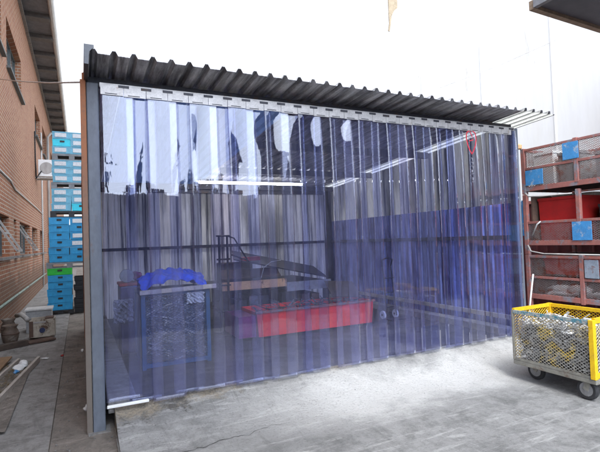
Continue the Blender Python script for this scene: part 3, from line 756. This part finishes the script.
MB().lathe((BX+.36,13.995,4.42),[(.02,-.012),(.20,-.012),(.21,0)],24,'y').build('fan_grille',M['pipe'],ac)
for y in (14.1,14.65): MB().bar((BX,y,4.09),(BX+.6,y,4.09),.04,.05).build('bracket',M['gutter'],ac)
MB().tube([(BX+.2,13.98,4.3),(BX+.06,13.7,4.0),(BX+.05,13.6,4.6),(BX+.05,13.5,5.6)],.022,8).build('hose',M['rubber'],ac,smooth=True)
# cables
tag(MB().tube([(-1.5,6.36,4.99),(-1.13,4.77,4.475),(-.76,3.17,3.965),(-.39,1.58,3.47),(-.06,.01,3.0)],.009,6).build('overhead_cable',M['cable'],smooth=True),'pale cable strung from the brick wall to the shed roof','cable')

# ------------------------------------------------------------------ crates in the alley
def crate(mat,w,d,h,label,tagged,loc):
    c=thing('plastic_crate',(0,0,0),label,'crate','stacked plastic crates in the alley')
    m=MB(); t=.012; e=.012
    trapbox(m,-w/2+.004,w/2-.004,-d/2+.006,d/2-.006,0,h,.004,t)
    m.box(-w/2,w/2,-d/2,-d/2+.012,h-.022,h-.002); m.box(-w/2,w/2,d/2-.012,d/2,h-.022,h-.002); m.box(-w/2,-w/2+.012,-d/2+.012,d/2-.012,h-.022,h-.002); m.box(w/2-.012,w/2,-d/2+.012,d/2-.012,h-.022,h-.002)
    m.box(-w/2+.03,w/2-.03,-d/2-.002,-d/2+.012,.012,.02)
    for k in range(5):
        x=-w/2+.04+(w-.08)*k/4; m.box(x-.004,x+.004,-d/2-.001,-d/2+.013,.02,h-.022)
    m.build('body',M[mat],c)
    MB().box(-.05,.05,-d/2-.004,-d/2-.0025,h*.55,h*.8).build('handle_slot',M['black_plastic'],c)
    if tagged: MB().box(-w*.36,w*.22,-d/2-.006,-d/2-.0028,h*.25,h*.80).build('paper_tag',M['tagpaper'],c)
    c.location=loc; c.rotation_euler=(0,0,random.uniform(-.03,.03)); return c
def pallet(x0,x1,y0,y1,z,h,mat,label):
    p=thing('plastic_pallet',((x0+x1)/2,y0,z),label,'pallet','pallets between the crate tiers')
    MB().box(x0,x1,y0,y1,z+h*.7,z+h).build('deck',M[mat],p); MB().box(x0,x1,y0,y1,z,z+h*.16).build('base',M[mat],p)
    for x in (x0+.06,(x0+x1)/2,x1-.06):
        MB().box(x-.06,x+.06,y0+.005,y1-.005,z+h*.16,z+h*.7).build('block',M[mat],p)
rc=random.Random(4)
YC=8.15; dpt=.6
z=.10
# lower single column
cx=-.56
pallet(-.84,-.28,YC-.3,YC+.3,0,.10,'black_plastic','low black pallet on the alley floor under the blue crates')
names=['lowest','second','third','fourth','fifth']
for k in range(5):
    crate('blue_crate',.53,dpt,.163,f'deep blue crate {names[k]} up in the single column standing on the alley floor',False,(cx+rc.uniform(-.008,.008),YC+rc.uniform(-.01,.01),z)); z+=.165
crate('green_crate',.53,dpt,.16,'the only green crate, between the blue crates and a grey pallet',False,(cx,YC,z)); z+=.162
zb=z
pallet(-.84,.14,YC-.3,YC+.3,z,.135,'grey_plastic','grey pallet lying on the green crate'); z+=.137
for k in range(6):
    for j,cx2 in enumerate((-.56,-.125)):
        crate('blue_crate',.438,dpt,.176,f"bright blue crate {['lowest','second','third','fourth','fifth','topmost'][k]} of six above the green crate, {['brick-wall','shed'][j]} side",j==1 and k in (2,3,5),(cx2+rc.uniform(-.008,.008),YC+rc.uniform(-.012,.012),z))
    z+=.178
tier=['lower pale tier','middle pale tier','top pale tier']
for ti in range(3):
    pallet(-.74+.03*ti,.16,YC-.3,YC+.3,z,.15,'black_plastic' if ti==0 else 'grey_plastic',f'pallet under the {tier[ti]} of crates'); z+=.152
    for k in range(3):
        for j,cx2 in enumerate((-.50+.02*ti,-.08)):
            cy=(ti==2 and k==1 and j==0) or (ti==0 and k==0 and j==1)
            crate('cyan_crate' if cy else 'pale_crate',.424,dpt,.176,f"{'cyan' if cy else 'pale blue tagged'} crate, {['bottom','middle','top'][k]} row of the {tier[ti]}, {['brick-wall','shed'][j]} side",not cy,(cx2+rc.uniform(-.008,.008),YC+rc.uniform(-.012,.012),z))
        z+=.178
zt=0.0
for k in range(8):
    crate('black_plastic',.24,.5,.105,'black plastic tray in the narrow stack squeezed between blue crates and shed wall',False,(-.145+rc.uniform(-.02,.02),YC+.05+rc.uniform(-.03,.03),zt)); zt+=.107

# ------------------------------------------------------------------ junk in the alley
sv=thing('old_stove',(-.74,5.0,0),'stained cream stove lying on its back with a round navy badge','stove')
m=MB(); x0,x1,y0,y1,z0,z1=-.93,-.545,4.78,5.15,.03,.335; t=.022
m.box(x0,x1,y0,y0+t,z0,z1); m.box(x0,x1,y1-t,y1,z0,z1); m.box(x1-t,x1,y0+t,y1-t,z0,z1); m.box(x0,x0+t,y0+t,y1-t,z0,z1-.1); m.box(x0+t,x1-t,y0+t,y1-t,z0,z0+t)
m.build('body',M['stove'],sv,bevel=.006)
MB().box(x0-.002,x0+.06,y0-.012,y0-.002,z0+.02,z1-.02).build('rusty_edge',M['rusty'],sv)
MB().lathe((-.735,y0-.006,.15),[(.004,-.006),(.04,-.006),(.045,0),(.045,.006)],20,'y').build('badge',M['bluebadge'],sv)
MB().box(x1-.15,x1-.02,y0+.03,y0+.28,z1-.05,z1+.02).build('burner_tray',M['rusty'],sv)
MB().box(x0+.05,x0+.25,y0-.01,y0-.001,z1-.055,z1-.03).build('trim',M['pipe'],sv)
tag(MB().bar((-.93,4.45,.02),(-.55,4.58,.03),.22,.03).build('rusty_plate',M['rusty'],bevel=.004),'rusty flat plate lying in front of the old stove','plate')
gb=thing('tin_box',(-.84,5.75,0),'grey tin box with a flat lid behind the old stove','box')
MB().box(-1.05,-.63,5.55,5.95,.0,.40).build('body',M['greybox'],gb,bevel=.006); MB().box(-1.07,-.61,5.53,5.97,.402,.435).build('lid',M['gutter'],gb,bevel=.006)
pots=[(-1.20,4.72,.13,.30,'rusty round pot with a flared rim against the brick wall'),(-1.27,5.1,.12,.36,'taller rusty pot behind the flared one by the wall')]
for (x,y,r_,h,lb) in pots:
    p=thing('rusty_pot',(x,y,0),lb,'pot')
    MB().lathe((x,y,0),[(r_*.55,0),(r_*.8,.02),(r_,h*.45),(r_*.9,h*.7),(r_*.7,h*.85),(r_*.95,h),(r_*.85,h),(r_*.6,h*.85)],22).build('body',M['potbrown'],p,smooth=True)
    MB().lathe((x,y,0),[(r_*1.01,h*.5),(r_*1.03,h*.52),(r_*1.03,h*.55),(r_*1.0,h*.57)],22).build('band',M['rusty'],p)
tag(MB().tube([(-1.16,5.25,.38),(-1.08,5.1,.42),(-1.0,5.0,.36),(-.96,4.9,.33)],.04,10).build('pipe_elbow',M['pipe'],smooth=True),'short pale elbow pipe resting between pots and stove','pipe')
tag(MB().bar((-1.42,4.02,.045),(-.93,4.36,.045),.11,.09).build('dark_timber',M['darkwood'],bevel=.006),'thick dark timber lying across the path before the pots','timber')
tag(MB().bar((-.95,.75,.04),(-.66,2.95,.045),.035,.075).build('edge_board',M['palewood'],bevel=.004),'pale edging board beside the open path of the litter bed','board')
tag(MB().bar((-1.14,1.2,.04),(-.90,3.0,.045),.03,.07).build('edge_board',M['palewood'],bevel=.004),'pale board lying lengthwise inside the litter bed','board')
tag(slab((-1.48,2.3,.02),(-1.08,2.2,.03),(-1.40,3.3,.05)).build('plywood_sheet',M['ply']),'brown plywood sheet lying against the brick wall','plywood')
structure(sheet(-1.48,-.72,.3,2.9,.012,20,60,lambda x,y:.012+.008*wob(x*3,y*3,2)).build('soil',M['dirt']))
m=MB(); r=random.Random(9)
for _ in range(1500):
    t=r.random(); y=.4+2.5*t; x=r.uniform(-1.4,-.97+.22*t)
    s=r.uniform(.008,.022); a=r.uniform(0,6.3); z=.032+.012*r.random(); tx=r.gauss(0,.5); ty=r.gauss(0,.5)
    ux,uy=math.cos(a)*s,math.sin(a)*s
    m.add([(x-ux,y-uy,z-tx*s*.3),(x+uy*.5,y-ux*.5,z+ty*s*.3),(x+ux,y+uy,z+tx*s*.3),(x-uy*.5,y+ux*.5,z+.003)],[(0,1,2,3)])
lt=m.build('leaf_litter',M['drylitter']); lt['kind']='stuff'; lt['label']='dry brown leaf litter in the bed between the boards'; lt['category']='litter'
m=MB(); m.blob((-.83,2.62,.06),(.075,.13,.05),.4,31,3); tag(m.build('white_bag',M['white']),'crumpled white plastic bag at the far end of the litter bed','bag')
m=MB(); m.blob((-.86,2.36,.05),(.03,.03,.02),.4,33,2); tag(m.build('blue_scrap',M['plateblue']),'small blue wrapper below the white bag','wrapper')
m=MB(); m.blob((-.60,3.1,.012),(.05,.025,.01),.4,35,3); tag(m.build('white_scrap',M['white']),'white scrap on the bare path beyond the bag','scrap')
m=MB(); m.blob((-.38,3.15,.012),(.02,.03,.012),.4,36,2); tag(m.build('red_scrap',M['redpanel']),'tiny red scrap lying on the path edge','scrap')
m=MB(); m.blob((-.10,.62,.0),(.02,.04,.025),.4,37,2); tag(m.build('white_scrap',M['white']),'small white scrap beside the shed corner post','scrap')
m=MB(); m.blob((-.12,3.4,.0),(.02,.03,.02),.4,38,2); tag(m.build('white_scrap',M['white']),'white scrap on the dirt against the shed wall','scrap')
m=MB(); r=random.Random(19)
for _ in range(420):
    if r.random()<.5: x,y,z=r.uniform(-.36,.09),r.uniform(-1.2,5),-.02
    else: x,y,z=r.uniform(-1.45,-.4),r.uniform(-.3,7.5),.004
    s=r.uniform(.003,.011); m.blob((x,y,z),(s,s*r.uniform(.6,1.3),s*.6),.3,_,1)
gv=m.build('gravel',M['kerb']); gv['kind']='stuff'; gv['label']='loose grit scattered along the alley floor'; gv['category']='gravel'
m=MB()
for _ in range(140):
    x=r.uniform(.2,5.3); y=-.02-abs(r.gauss(0,.5)); 
    if y<-2.5: continue
    t=min(1,-y/.74); z=.175*(1-t)**1.7+.004
    s=r.uniform(.002,.006); m.blob((x,y,z),(s,s*r.uniform(.6,1.3),s*.6),.3,_,1)
gv=m.build('gravel',M['kerb']); gv['kind']='stuff'; gv['label']='loose grit scattered over the ramp and yard'; gv['category']='gravel'

# ------------------------------------------------------------------ mesh stillages beside the shed
CX0,CX1,CY0,CY1=5.9,7.0,-1.65,.30
def stillage(z0,bands,ztop,label,feet,back):
    s=thing('mesh_stillage',((CX0+CX1)/2,(CY0+CY1)/2,z0),label,'stillage','rusty mesh stillages stacked beside the shed')
    for x in (CX0,CX1):
        for y in (CY0,CY1): MB().bar((x,y,z0),(x,y,ztop),.06,.06).build('post',M['rustred'],s,bevel=.004)
        MB().bar((x,-.50,feet),(x,-.50,ztop),.055,.055).build('post',M['rustred'],s,bevel=.004)
    for zb in bands:
        th=.07 if zb==bands[0] else .036
        q=MB()
        for x in (CX0-.005,CX1+.005): q.bar((x,CY0+.031,zb),(x,CY1-.031,zb),.035,th)
        for y in (CY0,CY1): q.bar((CX0+.031,y,zb),(CX1-.031,y,zb),.035,th)
        q.build('rail',M['rustred'],s,bevel=.003)
    MB().box(CX0+.03,CX1-.03,CY0+.03,CY1-.03,bands[0]-.012,bands[0]+.012).build('deck',M['steel'],s)
    for a,b in zip(bands,bands[1:]):
        q=MB(); h=b-a-.05
        q.wires((CX0-.008,CY0+.03,a+.03),(0,1,0),(0,0,1),CY1-CY0-.06,h,.046,.024,.0031)
        q.wires((CX0+.03,CY1,a+.03),(1,0,0),(0,0,1),CX1-CX0-.06,h,.046,.024,.0031)
        q.wires((CX1,CY0+.03,a+.03),(0,1,0),(0,0,1),CY1-CY0-.06,h,.046,.024,.0031)
        q.build('mesh_panel',M['rustmesh'],s)
    if back: MB().box(CX1-.1,CX1-.06,CY0+.05,CY1-.05,bands[0]+.03,ztop-.02).build('back_panel',M[back],s); MB().box(CX0+.05,CX1-.11,CY1-.075,CY1-.05,bands[0]+.03,ztop-.02).build('end_panel',M['rusty'],s)
    return s
s1=stillage(.02,[.61,.89,1.19],1.22,'lowest rusty mesh stillage, with white sacks showing through its lower mesh',.56,'rusty')
s2=stillage(1.225,[1.39,1.69],2.11,'middle rusty stillage, open above one mesh band, a bright blue plate on it',1.4,'darkred')
s3=stillage(2.115,[2.19,2.49,2.77],2.80,'topmost rusty mesh stillage, holding a white box and open to the sky',2.2,None)
def plate(y0,y1,z0,z1,mat,par,nm='plate'): MB().box(CX0-.036,CX0-.026,y0,y1,z0,z1).build(nm,M[mat],par,bevel=.002)
plate(-.73,-.55,.92,1.16,'plategrey',s1); plate(-.67,-.41,1.42,1.67,'plateblue',s2); plate(-.02,.26,2.24,2.46,'plateblue',s3); plate(-.55,-.33,2.52,2.75,'plateblue',s3)
MB().tube([(CX0-.05,.26,1.36),(CX0-.07,.2,1.27),(CX0-.06,.0,1.235),(CX0-.06,-.8,1.23)],.010,8).build('lifting_bar',M['pipe'],s2,smooth=True)
MB().tube([(CX0-.05,.26,2.13),(CX0-.06,.2,2.075),(CX0-.06,.0,2.06),(CX0-.06,-.45,2.055)],.010,8).build('lifting_bar',M['pipe'],s3,smooth=True)
MB().tube([(CX0-.05,.18,1.50),(CX0-.07,.08,1.66),(CX0-.06,.03,1.70)],.010,6).build('latch_bar',M['gutter'],s2,smooth=True)
MB().box(CX0-.02,CX0+.05,.31,.36,1.5,2.03).build('blue_post_wrap',M['plateblue'],s2)
# contents
def bin_(x0,x1,y0,y1,z0,z1,mat,label):
    b=thing('storage_box',((x0+x1)/2,(y0+y1)/2,z0),label,'box','boxes on the mesh stillages')
    q=MB(); trapbox(q,x0,x1,y0,y1,z0,z1,.02,.015); q.build('body',M[mat],b); q=MB()
    q.box(x0-.008,x1+.008,y0-.008,y0,z1-.04,z1); q.box(x0-.008,x1+.008,y1,y1+.008,z1-.04,z1); q.box(x0-.008,x0-.0005,y0,y1,z1-.04,z1); q.box(x1+.0005,x1+.008,y0,y1,z1-.04,z1); q.build('rim',M[mat],b)
bin_(6.02,6.45,-.08,.22,2.235,2.72,'white','white box inside the topmost stillage near the shed post')
bin_(6.05,6.5,-.42,-.14,2.235,2.66,'kerb','grey box beside the white box in the topmost stillage')
bin_(6.1,6.85,-1.5,-.62,2.235,2.6,'greybox','wide grey tin box at the far end of the topmost stillage')
bin_(6.02,6.75,-.42,.18,1.425,2.04,'redpanel','big red box inside the middle stillage')
bin_(6.2,6.85,-1.4,-.58,1.425,1.9,'black_plastic','black box beside the red one in the middle stillage')
bin_(6.08,6.8,-1.45,.18,.925,1.16,'redpanel','long low red box in the upper half of the lowest stillage')
r=random.Random(17)
for i,(yc,l,lb) in enumerate(((-.03,.24,'lumpy white plastic sack nearest the shed in the lowest stillage'),(-.33,.2,'white plastic sack behind the middle upright of the lowest stillage'),(-.75,.28,'long white plastic sack at the far end of the lowest stillage'))):
    m=MB(); m.blob((6.12,yc,.67),(.16,l*.75,.09-.012*i),.45,40+i,4,.04); tag(m.build('plastic_sack',M['white'],smooth=False),lb,'sack','white sacks in the lowest stillage')
for i,(ya,yb) in enumerate(((-.08,.2),(-.42,-.12),(-1.2,-.62))):
    tag(MB().box(6.35,6.95,ya,yb,2.0+.002*i,2.09).build('pale_block',M['palewood'],bevel=.004),f"pale timber block under the topmost stillage, {['nearest the shed post','by the middle upright','beyond the middle upright'][i]}",'block','pale blocks between the stillages')
m=MB(); m.lathe((5.85,.335,2.83),[(.03,-.03),(.045,-.02),(.045,.03),(.02,.05)],12); tag(m.build('orange_cap',M['orange']),'small orange cap on the corner of the topmost stillage','cap')
tag(MB().tube([(5.6,.14,.0),(5.64,.12,.5),(5.72,.1,.95)],.012,8).build('steel_rod',M['gutter'],smooth=True),'pale rod leaning between shed post and lowest stillage','rod')
tag(MB().box(5.12,5.3,-.26,-.08,.12,.22).build('concrete_block',M['steel'],bevel=.02),'dark stone block at the foot of the curtain beside the cart','block')

sc_=thing('storage_container',(8.0,-.3,0),'dark rust-red steel container standing behind the mesh stillages','container')
corr(-2.4,1.6,.0,2.06,7.35,'y',.2,-.03,.09,.05).build('side',M['darkred'],sc_)
MB().box(7.36,8.6,-2.39,1.59,.005,2.05).build('body',M['rusty'],sc_); MB().box(7.30,8.65,-2.44,1.64,2.062,2.12).build('top_frame',M['rustred'],sc_)
# ------------------------------------------------------------------ yellow mesh cart
ct=thing('mesh_cart',(4.28,-1.33,0),'yellow mesh cart on castors loaded with metal scrap','cart')
A0,A1,B0,B1,Z0,Z1=4.0,4.60,-1.76,-.93,.215,.735
m=MB().box(A0-.01,A1+.01,B0-.02,B1+.01,Z0-.045,Z0); m.build('deck',M['cartdeck'],ct,bevel=.006)
for (x,y,mt,h) in ((A0,B0,'yellow',Z1+.01),(A1,B0,'yellow',Z1+.01),(A0,B1,'cartdeck',Z1),(A1,B1,'yellow',Z1+.02)):
    s_=.045 if mt=='yellow' else .022
    MB().box(x-s_/2,x+s_/2,y-s_/2,y+s_/2,Z0+.001,h).build('post',M[mt],ct,bevel=.003)
MB().bar((A0,B0+.024,Z1-.015),(A0,B1-.013,Z1-.015),.022,.035).build('rail',M['teal'],ct)
MB().bar((A1,B0+.024,Z1),(A1,B1-.024,Z1),.03,.035).build('rail',M['yellow'],ct)
MB().bar((A0+.013,B1,Z1),(A1-.024,B1,Z1),.03,.035).build('rail',M['yellow'],ct)
MB().bar((A0+.024,B0,Z1),(A1-.024,B0,Z1),.03,.045).build('rail',M['yellow'],ct)
MB().bar((A0+.024,B0,Z0+.03),(A1-.024,B0,Z0+.03),.03,.045).build('rail',M['yellow'],ct)
MB().bar((A0,B0+.024,Z0+.014),(A0,B1-.013,Z0+.014),.02,.024).build('rail',M['cartdeck'],ct)
def panel(o,u,Wd,mat):
    MB().wires(o,u,(0,0,1),Wd,Z1-Z0-.05,.044,.031,.0034).build('mesh_panel',M[mat],ct)
panel((A0,B0+.02,Z0+.03),(0,1,0),B1-B0-.03,'yellowmesh'); panel((A1,B0+.02,Z0+.03),(0,1,0),B1-B0-.04,'yellow'); panel((A0+.01,B1,Z0+.03),(1,0,0),A1-A0-.03,'yellow'); panel((A0+.02,B0,Z0+.03),(1,0,0),A1-A0-.04,'yellowmesh')
for (x,y,a) in ((4.05,-1.68,.2),(4.19,-1.06,.5),(4.5,-1.66,-.2),(4.52,-1.04,.3)):
    ca=MB().box(x-.04,x+.04,y-.05,y+.05,.163,.169)
    for dx in (-.03,.03): ca.bar((x+dx,y,.165),(x+dx,y+.02,.095),.006,.05)
    cs=ca.build('castor',M['cartdeck'],ct)
    tp=[(.05,-.021),(.085,-.021),(.096,-.013),(.096,.013),(.085,.021),(.05,.021)]
    w_=MB().lathe((x,y+.02,.098),tp,26,'x').build('wheel',M['rubber'],cs)
    h_=MB().lathe((x,y+.02,.098),[(.015,-.03),(.03,-.026),(.055,-.0225),(.062,-.0225),(.062,.0225),(.055,.0225),(.03,.026),(.015,.03)],20,'x').build('hub',M['hub'],cs)
r=random.Random(77)
scrapheap('metal_scrap',A0+.03,A1-.04,B0+.04,B1-.035,Z0+.01,.645,1300,'scrap','bright metal scrap filling the yellow cart','scrap',14,.04,.22,.028)
scrapheap('metal_scrap',A0+.04,A1-.05,B0+.05,B1-.05,Z0+.01,.60,500,'scrapdark','dull metal scrap mixed into the load of the yellow cart','scrap',15,.05,.25,.04)

# ------------------------------------------------------------------ buildings to the right and the far side of the yard
wb_=thing('white_workshop',(10,2,0),'blown-out white workshop wall rising behind the mesh stillages','building')
MB().box(10.0,20,-4.6,16,-.03,6.8).build('wall',M['whitewall'],wb_)
for y in (-2.0,1.2,2.52,4.6,7.0): MB().box(9.975,9.999,y,y+.035,0,6.8).build('cover_strip',M['white'],wb_)
cn=thing('roof_canopy',(6.24,.28,5),'dark underside of a roof canopy corner jutting over the yard','canopy')
sof=MB(); 
sof.add([(6.30,.22,5.03),(12,.40,5.03),(12,-1.05,5.03),(6.30,-1.05,5.03),(6.30,.22,5.07),(12,.40,5.07),(12,-1.05,5.07),(6.30,-1.05,5.07)],[(0,1,2,3),(7,6,5,4),(1,0,4,5),(2,1,5,6),(3,2,6,7),(0,3,7,4)])
sof.build('soffit',M['darkwall'],cn)
MB().bar((6.22,.27,5.05),(12,.46,5.05),.09,.14).build('fascia',M['wood'],cn)
MB().bar((6.24,.23,5.05),(6.24,-1.05,5.05),.08,.12).build('fascia',M['soffit'],cn)
MB().box(6.32,11.9,-1.0,.2,5.075,5.12).build('roof_sheet',M['soffit'],cn)
for y in (-.75,): MB().bar((8.4,y,5.0),(10.0,y,4.0),.06,.06).build('brace',M['steel'],cn)
dw=thing('dark_workshop',(8,-11,0),'long dark workshop facing the curtain across the yard','building')
MB().box(8.0,18,-17.5,-4.65,-.03,6.6).build('wall',M['darkwall'],dw)
MB().add([(7.6,-17.9,6.61),(18.4,-17.9,6.61),(18.4,-4.3,6.61),(7.6,-4.3,6.61),(7.6,-17.9,6.7),(18.4,-17.9,8.2),(18.4,-4.3,8.2),(7.6,-4.3,6.7)],[(3,2,1,0),(4,5,6,7),(0,1,5,4),(1,2,6,5),(2,3,7,6),(3,0,4,7)]).build('roof',M['soffit'],dw)
for y in (-7,-11,-15):
    d_=MB().box(7.96,7.999,y-1.2,y+1.2,-.02,3.4).build('roller_door',M['steel'],dw)
lb_=thing('low_factory',(6,-33,0),'low dark factory on the far side of the yard','building')
MB().box(-12,16,-38,-32,-.03,5.0).build('wall',M['darkwall'],lb_); MB().box(-12.4,16.4,-38.4,-31.6,5.01,5.35).build('roof',M['soffit'],lb_)
tw=thing('lattice_mast',(3.6,-33,0),'thin lattice mast rising beyond the far factory','mast')
m=MB(); m.bar((3.3,-31,0),(3.75,-31,9.4),.25,.25); m.bar((4.3,-31,0),(3.85,-31,9.4),.25,.25)
for k in range(10): m.bar((3.3,-31,.9*k+.3),(4.3,-31,.9*k+.9),.12,.12)
m.build('lattice',M['steel'],tw)
MB().box(3.3,4.3,-31.2,-30.6,5.4,7.6).build('tank',M['darkwall'],tw)
def tree(x,y,h,r_,seed,label):
    t=thing('yard_tree',(x,y,0),label,'tree','trees across the yard'); rn=random.Random(seed)
    m=MB(); m.tube([(x,y,0),(x+.1,y,h*.4),(x,y,h*.8)],[.22,.16,.05],7); 
    for k in range(5):
        a=rn.uniform(0,6.3); m.tube([(x,y,h*.45+.1*k),(x+math.cos(a)*r_*.7,y+math.sin(a)*r_*.7,h*.7)],[.08,.03],5)
    m.build('trunk',M['bark'],t)
    m=MB()
    for _ in range(750):
        a=rn.uniform(0,6.3); e=rn.uniform(-1,1); q=rn.random()**.4
        c=Vector((x+math.cos(a)*math.cos(e)*r_*q,y+math.sin(a)*math.cos(e)*r_*q,h*.72+math.sin(e)*h*.3*q)); s=rn.uniform(.12,.32)
        u=Vector((rn.gauss(0,1),rn.gauss(0,1),rn.gauss(0,1))).normalized()*s; v=u.orthogonal().normalized()*s*.5
        m.add([c-u,c-v,c+u,c+v],[(0,1,2,3)])
    m.build('crown',M['leaf'],t)
for i,(x,h,r_) in enumerate(((1.2,6.6,1.1),(6.0,6.2,.9),(8.7,6.9,1.2),(12.2,6.3,1.0),(15.2,7.5,1.6),(-3.5,7,1.6))):
    tree(x,-29.5,h,r_,60+i,'dark leafy tree in front of the far low factory')

# thin wire and hanging strip above the yard
tag(MB().tube([(5.17,1.2,3.934),(6.35,1.0,4.40),(7.56,.8,4.944)],.004,5).build('thin_wire',M['cable'],smooth=True),'very thin faint wire in the sky above the shed roof','wire')
hs=MB(); 
pts=[(3.385,.15,4.63),(3.50,.15,4.63),(3.522,.15,4.50),(3.521,.15,4.422),(3.464,.15,4.373),(3.425,.15,4.30),(3.405,.15,4.184),(3.385,.15,4.10),(3.366,.15,4.105),(3.385,.15,4.20),(3.384,.15,4.307)]
n=len(pts); hs.add(pts+[(x,y+.012,z) for x,y,z in pts],[tuple(range(n))[::-1],tuple(range(n,2*n))]+[(i,(i+1)%n,n+(i+1)%n,n+i) for i in range(n)])
hg=tag(hs.build('hanging_rag',M['rag']),'torn pale rag dangling from a line above the shed','rag')
tag(MB().tube([(-1.5,3,6.2),(1.2,1.2,4.95),(3.44,.156,4.625),(5.5,-1.0,4.9),(8,-2.5,5.3)],.005,5).build('washing_line',M['cable'],smooth=True),'line the pale rag hangs from, above the frame','line')

# ------------------------------------------------------------------ camera
cam=bpy.data.cameras.new('camera'); co=bpy.data.objects.new('camera',cam); COL.objects.link(co); S.camera=co
cam.sensor_width=36; cam.lens=452.85/600*36; cam.clip_end=2000; cam.clip_start=.05
yaw,pit,rol=.4529,.030,-.0355
F=Vector((math.sin(yaw)*math.cos(pit),math.cos(yaw)*math.cos(pit),math.sin(pit))); R0=Vector((math.cos(yaw),-math.sin(yaw),0)); U0=R0.cross(F)
Rv=R0*math.cos(rol)+U0*math.sin(rol); Uv=-R0*math.sin(rol)+U0*math.cos(rol)
mw=Matrix(((Rv.x,Uv.x,-F.x,-.1181),(Rv.y,Uv.y,-F.y,-4.3096),(Rv.z,Uv.z,-F.z,1.561),(0,0,0,1))); co.matrix_world=mw

# ------------------------------------------------------------------ light
EL=math.radians(52); AZ=math.atan2(-.42,-1.0)       # direction towards the sun: azimuth measured from +Y to +X
sd=Vector((math.sin(AZ)*math.cos(EL),math.cos(AZ)*math.cos(EL),math.sin(EL)))
sun=bpy.data.lights.new('sun','SUN'); sun.energy=2.0; sun.angle=math.radians(14); sun.color=(1,.97,.92)
so=bpy.data.objects.new('sun',sun); COL.objects.link(so); so.rotation_euler=(-sd).to_track_quat('-Z','Y').to_euler()
w=bpy.data.worlds.new('World'); S.world=w; w.use_nodes=True; nt=w.node_tree; nt.nodes.clear()
out=nt.nodes.new('ShaderNodeOutputWorld'); bg=nt.nodes.new('ShaderNodeBackground'); bg.inputs[1].default_value=.10
sk_=nt.nodes.new('ShaderNodeTexSky'); sk_.sky_type='NISHITA'; sk_.sun_disc=False; sk_.sun_elevation=EL; sk_.sun_rotation=AZ; sk_.dust_density=4; sk_.air_density=1.2
tc=nt.nodes.new('ShaderNodeTexCoord'); 
n1=noise(nt,tc.outputs['Generated'],2.2,8,.6,.3)
cl=ramp(nt,n1,[(.30,.0),(.55,1.)])
fac=math_(nt,'MULTIPLY_ADD',cl,.45); fac.node.inputs[2].default_value=.58
colr=mixc(nt,fac,sk_.outputs[0],(10.5,10.7,11.3))
# hazy glow of the sky on the side where the sun stands behind thin cloud
nv=N(nt,'VectorMath'); nv.operation='DOT_PRODUCT'; L(nt,tc.outputs['Generated'],nv.inputs[0]); nv.inputs[1].default_value=(math.sin(AZ)*.93,math.cos(AZ)*.93,.37)
gl_=ramp(nt,nv.outputs['Value'],[(.35,0.),(.92,1.)])
colr=mixc(nt,gl_,colr,mixc(nt,1.0,colr,(4.2,4.6,5.2),'MULTIPLY'))
L(nt,colr,bg.inputs[0]); L(nt,bg.outputs[0],out.inputs[0])

S.render.engine='CYCLES'
S.cycles.transparent_max_bounces=40; S.cycles.max_bounces=10; S.cycles.transmission_bounces=8; S.cycles.glossy_bounces=4; S.cycles.diffuse_bounces=4
S.cycles.use_denoising=True; S.cycles.caustics_reflective=False; S.cycles.caustics_refractive=False; S.cycles.sample_clamp_indirect=6
S.view_settings.view_transform='Standard'; S.view_settings.look='None'; S.view_settings.gamma=1; S.view_settings.use_curve_mapping=False
S.view_settings.exposure=.5
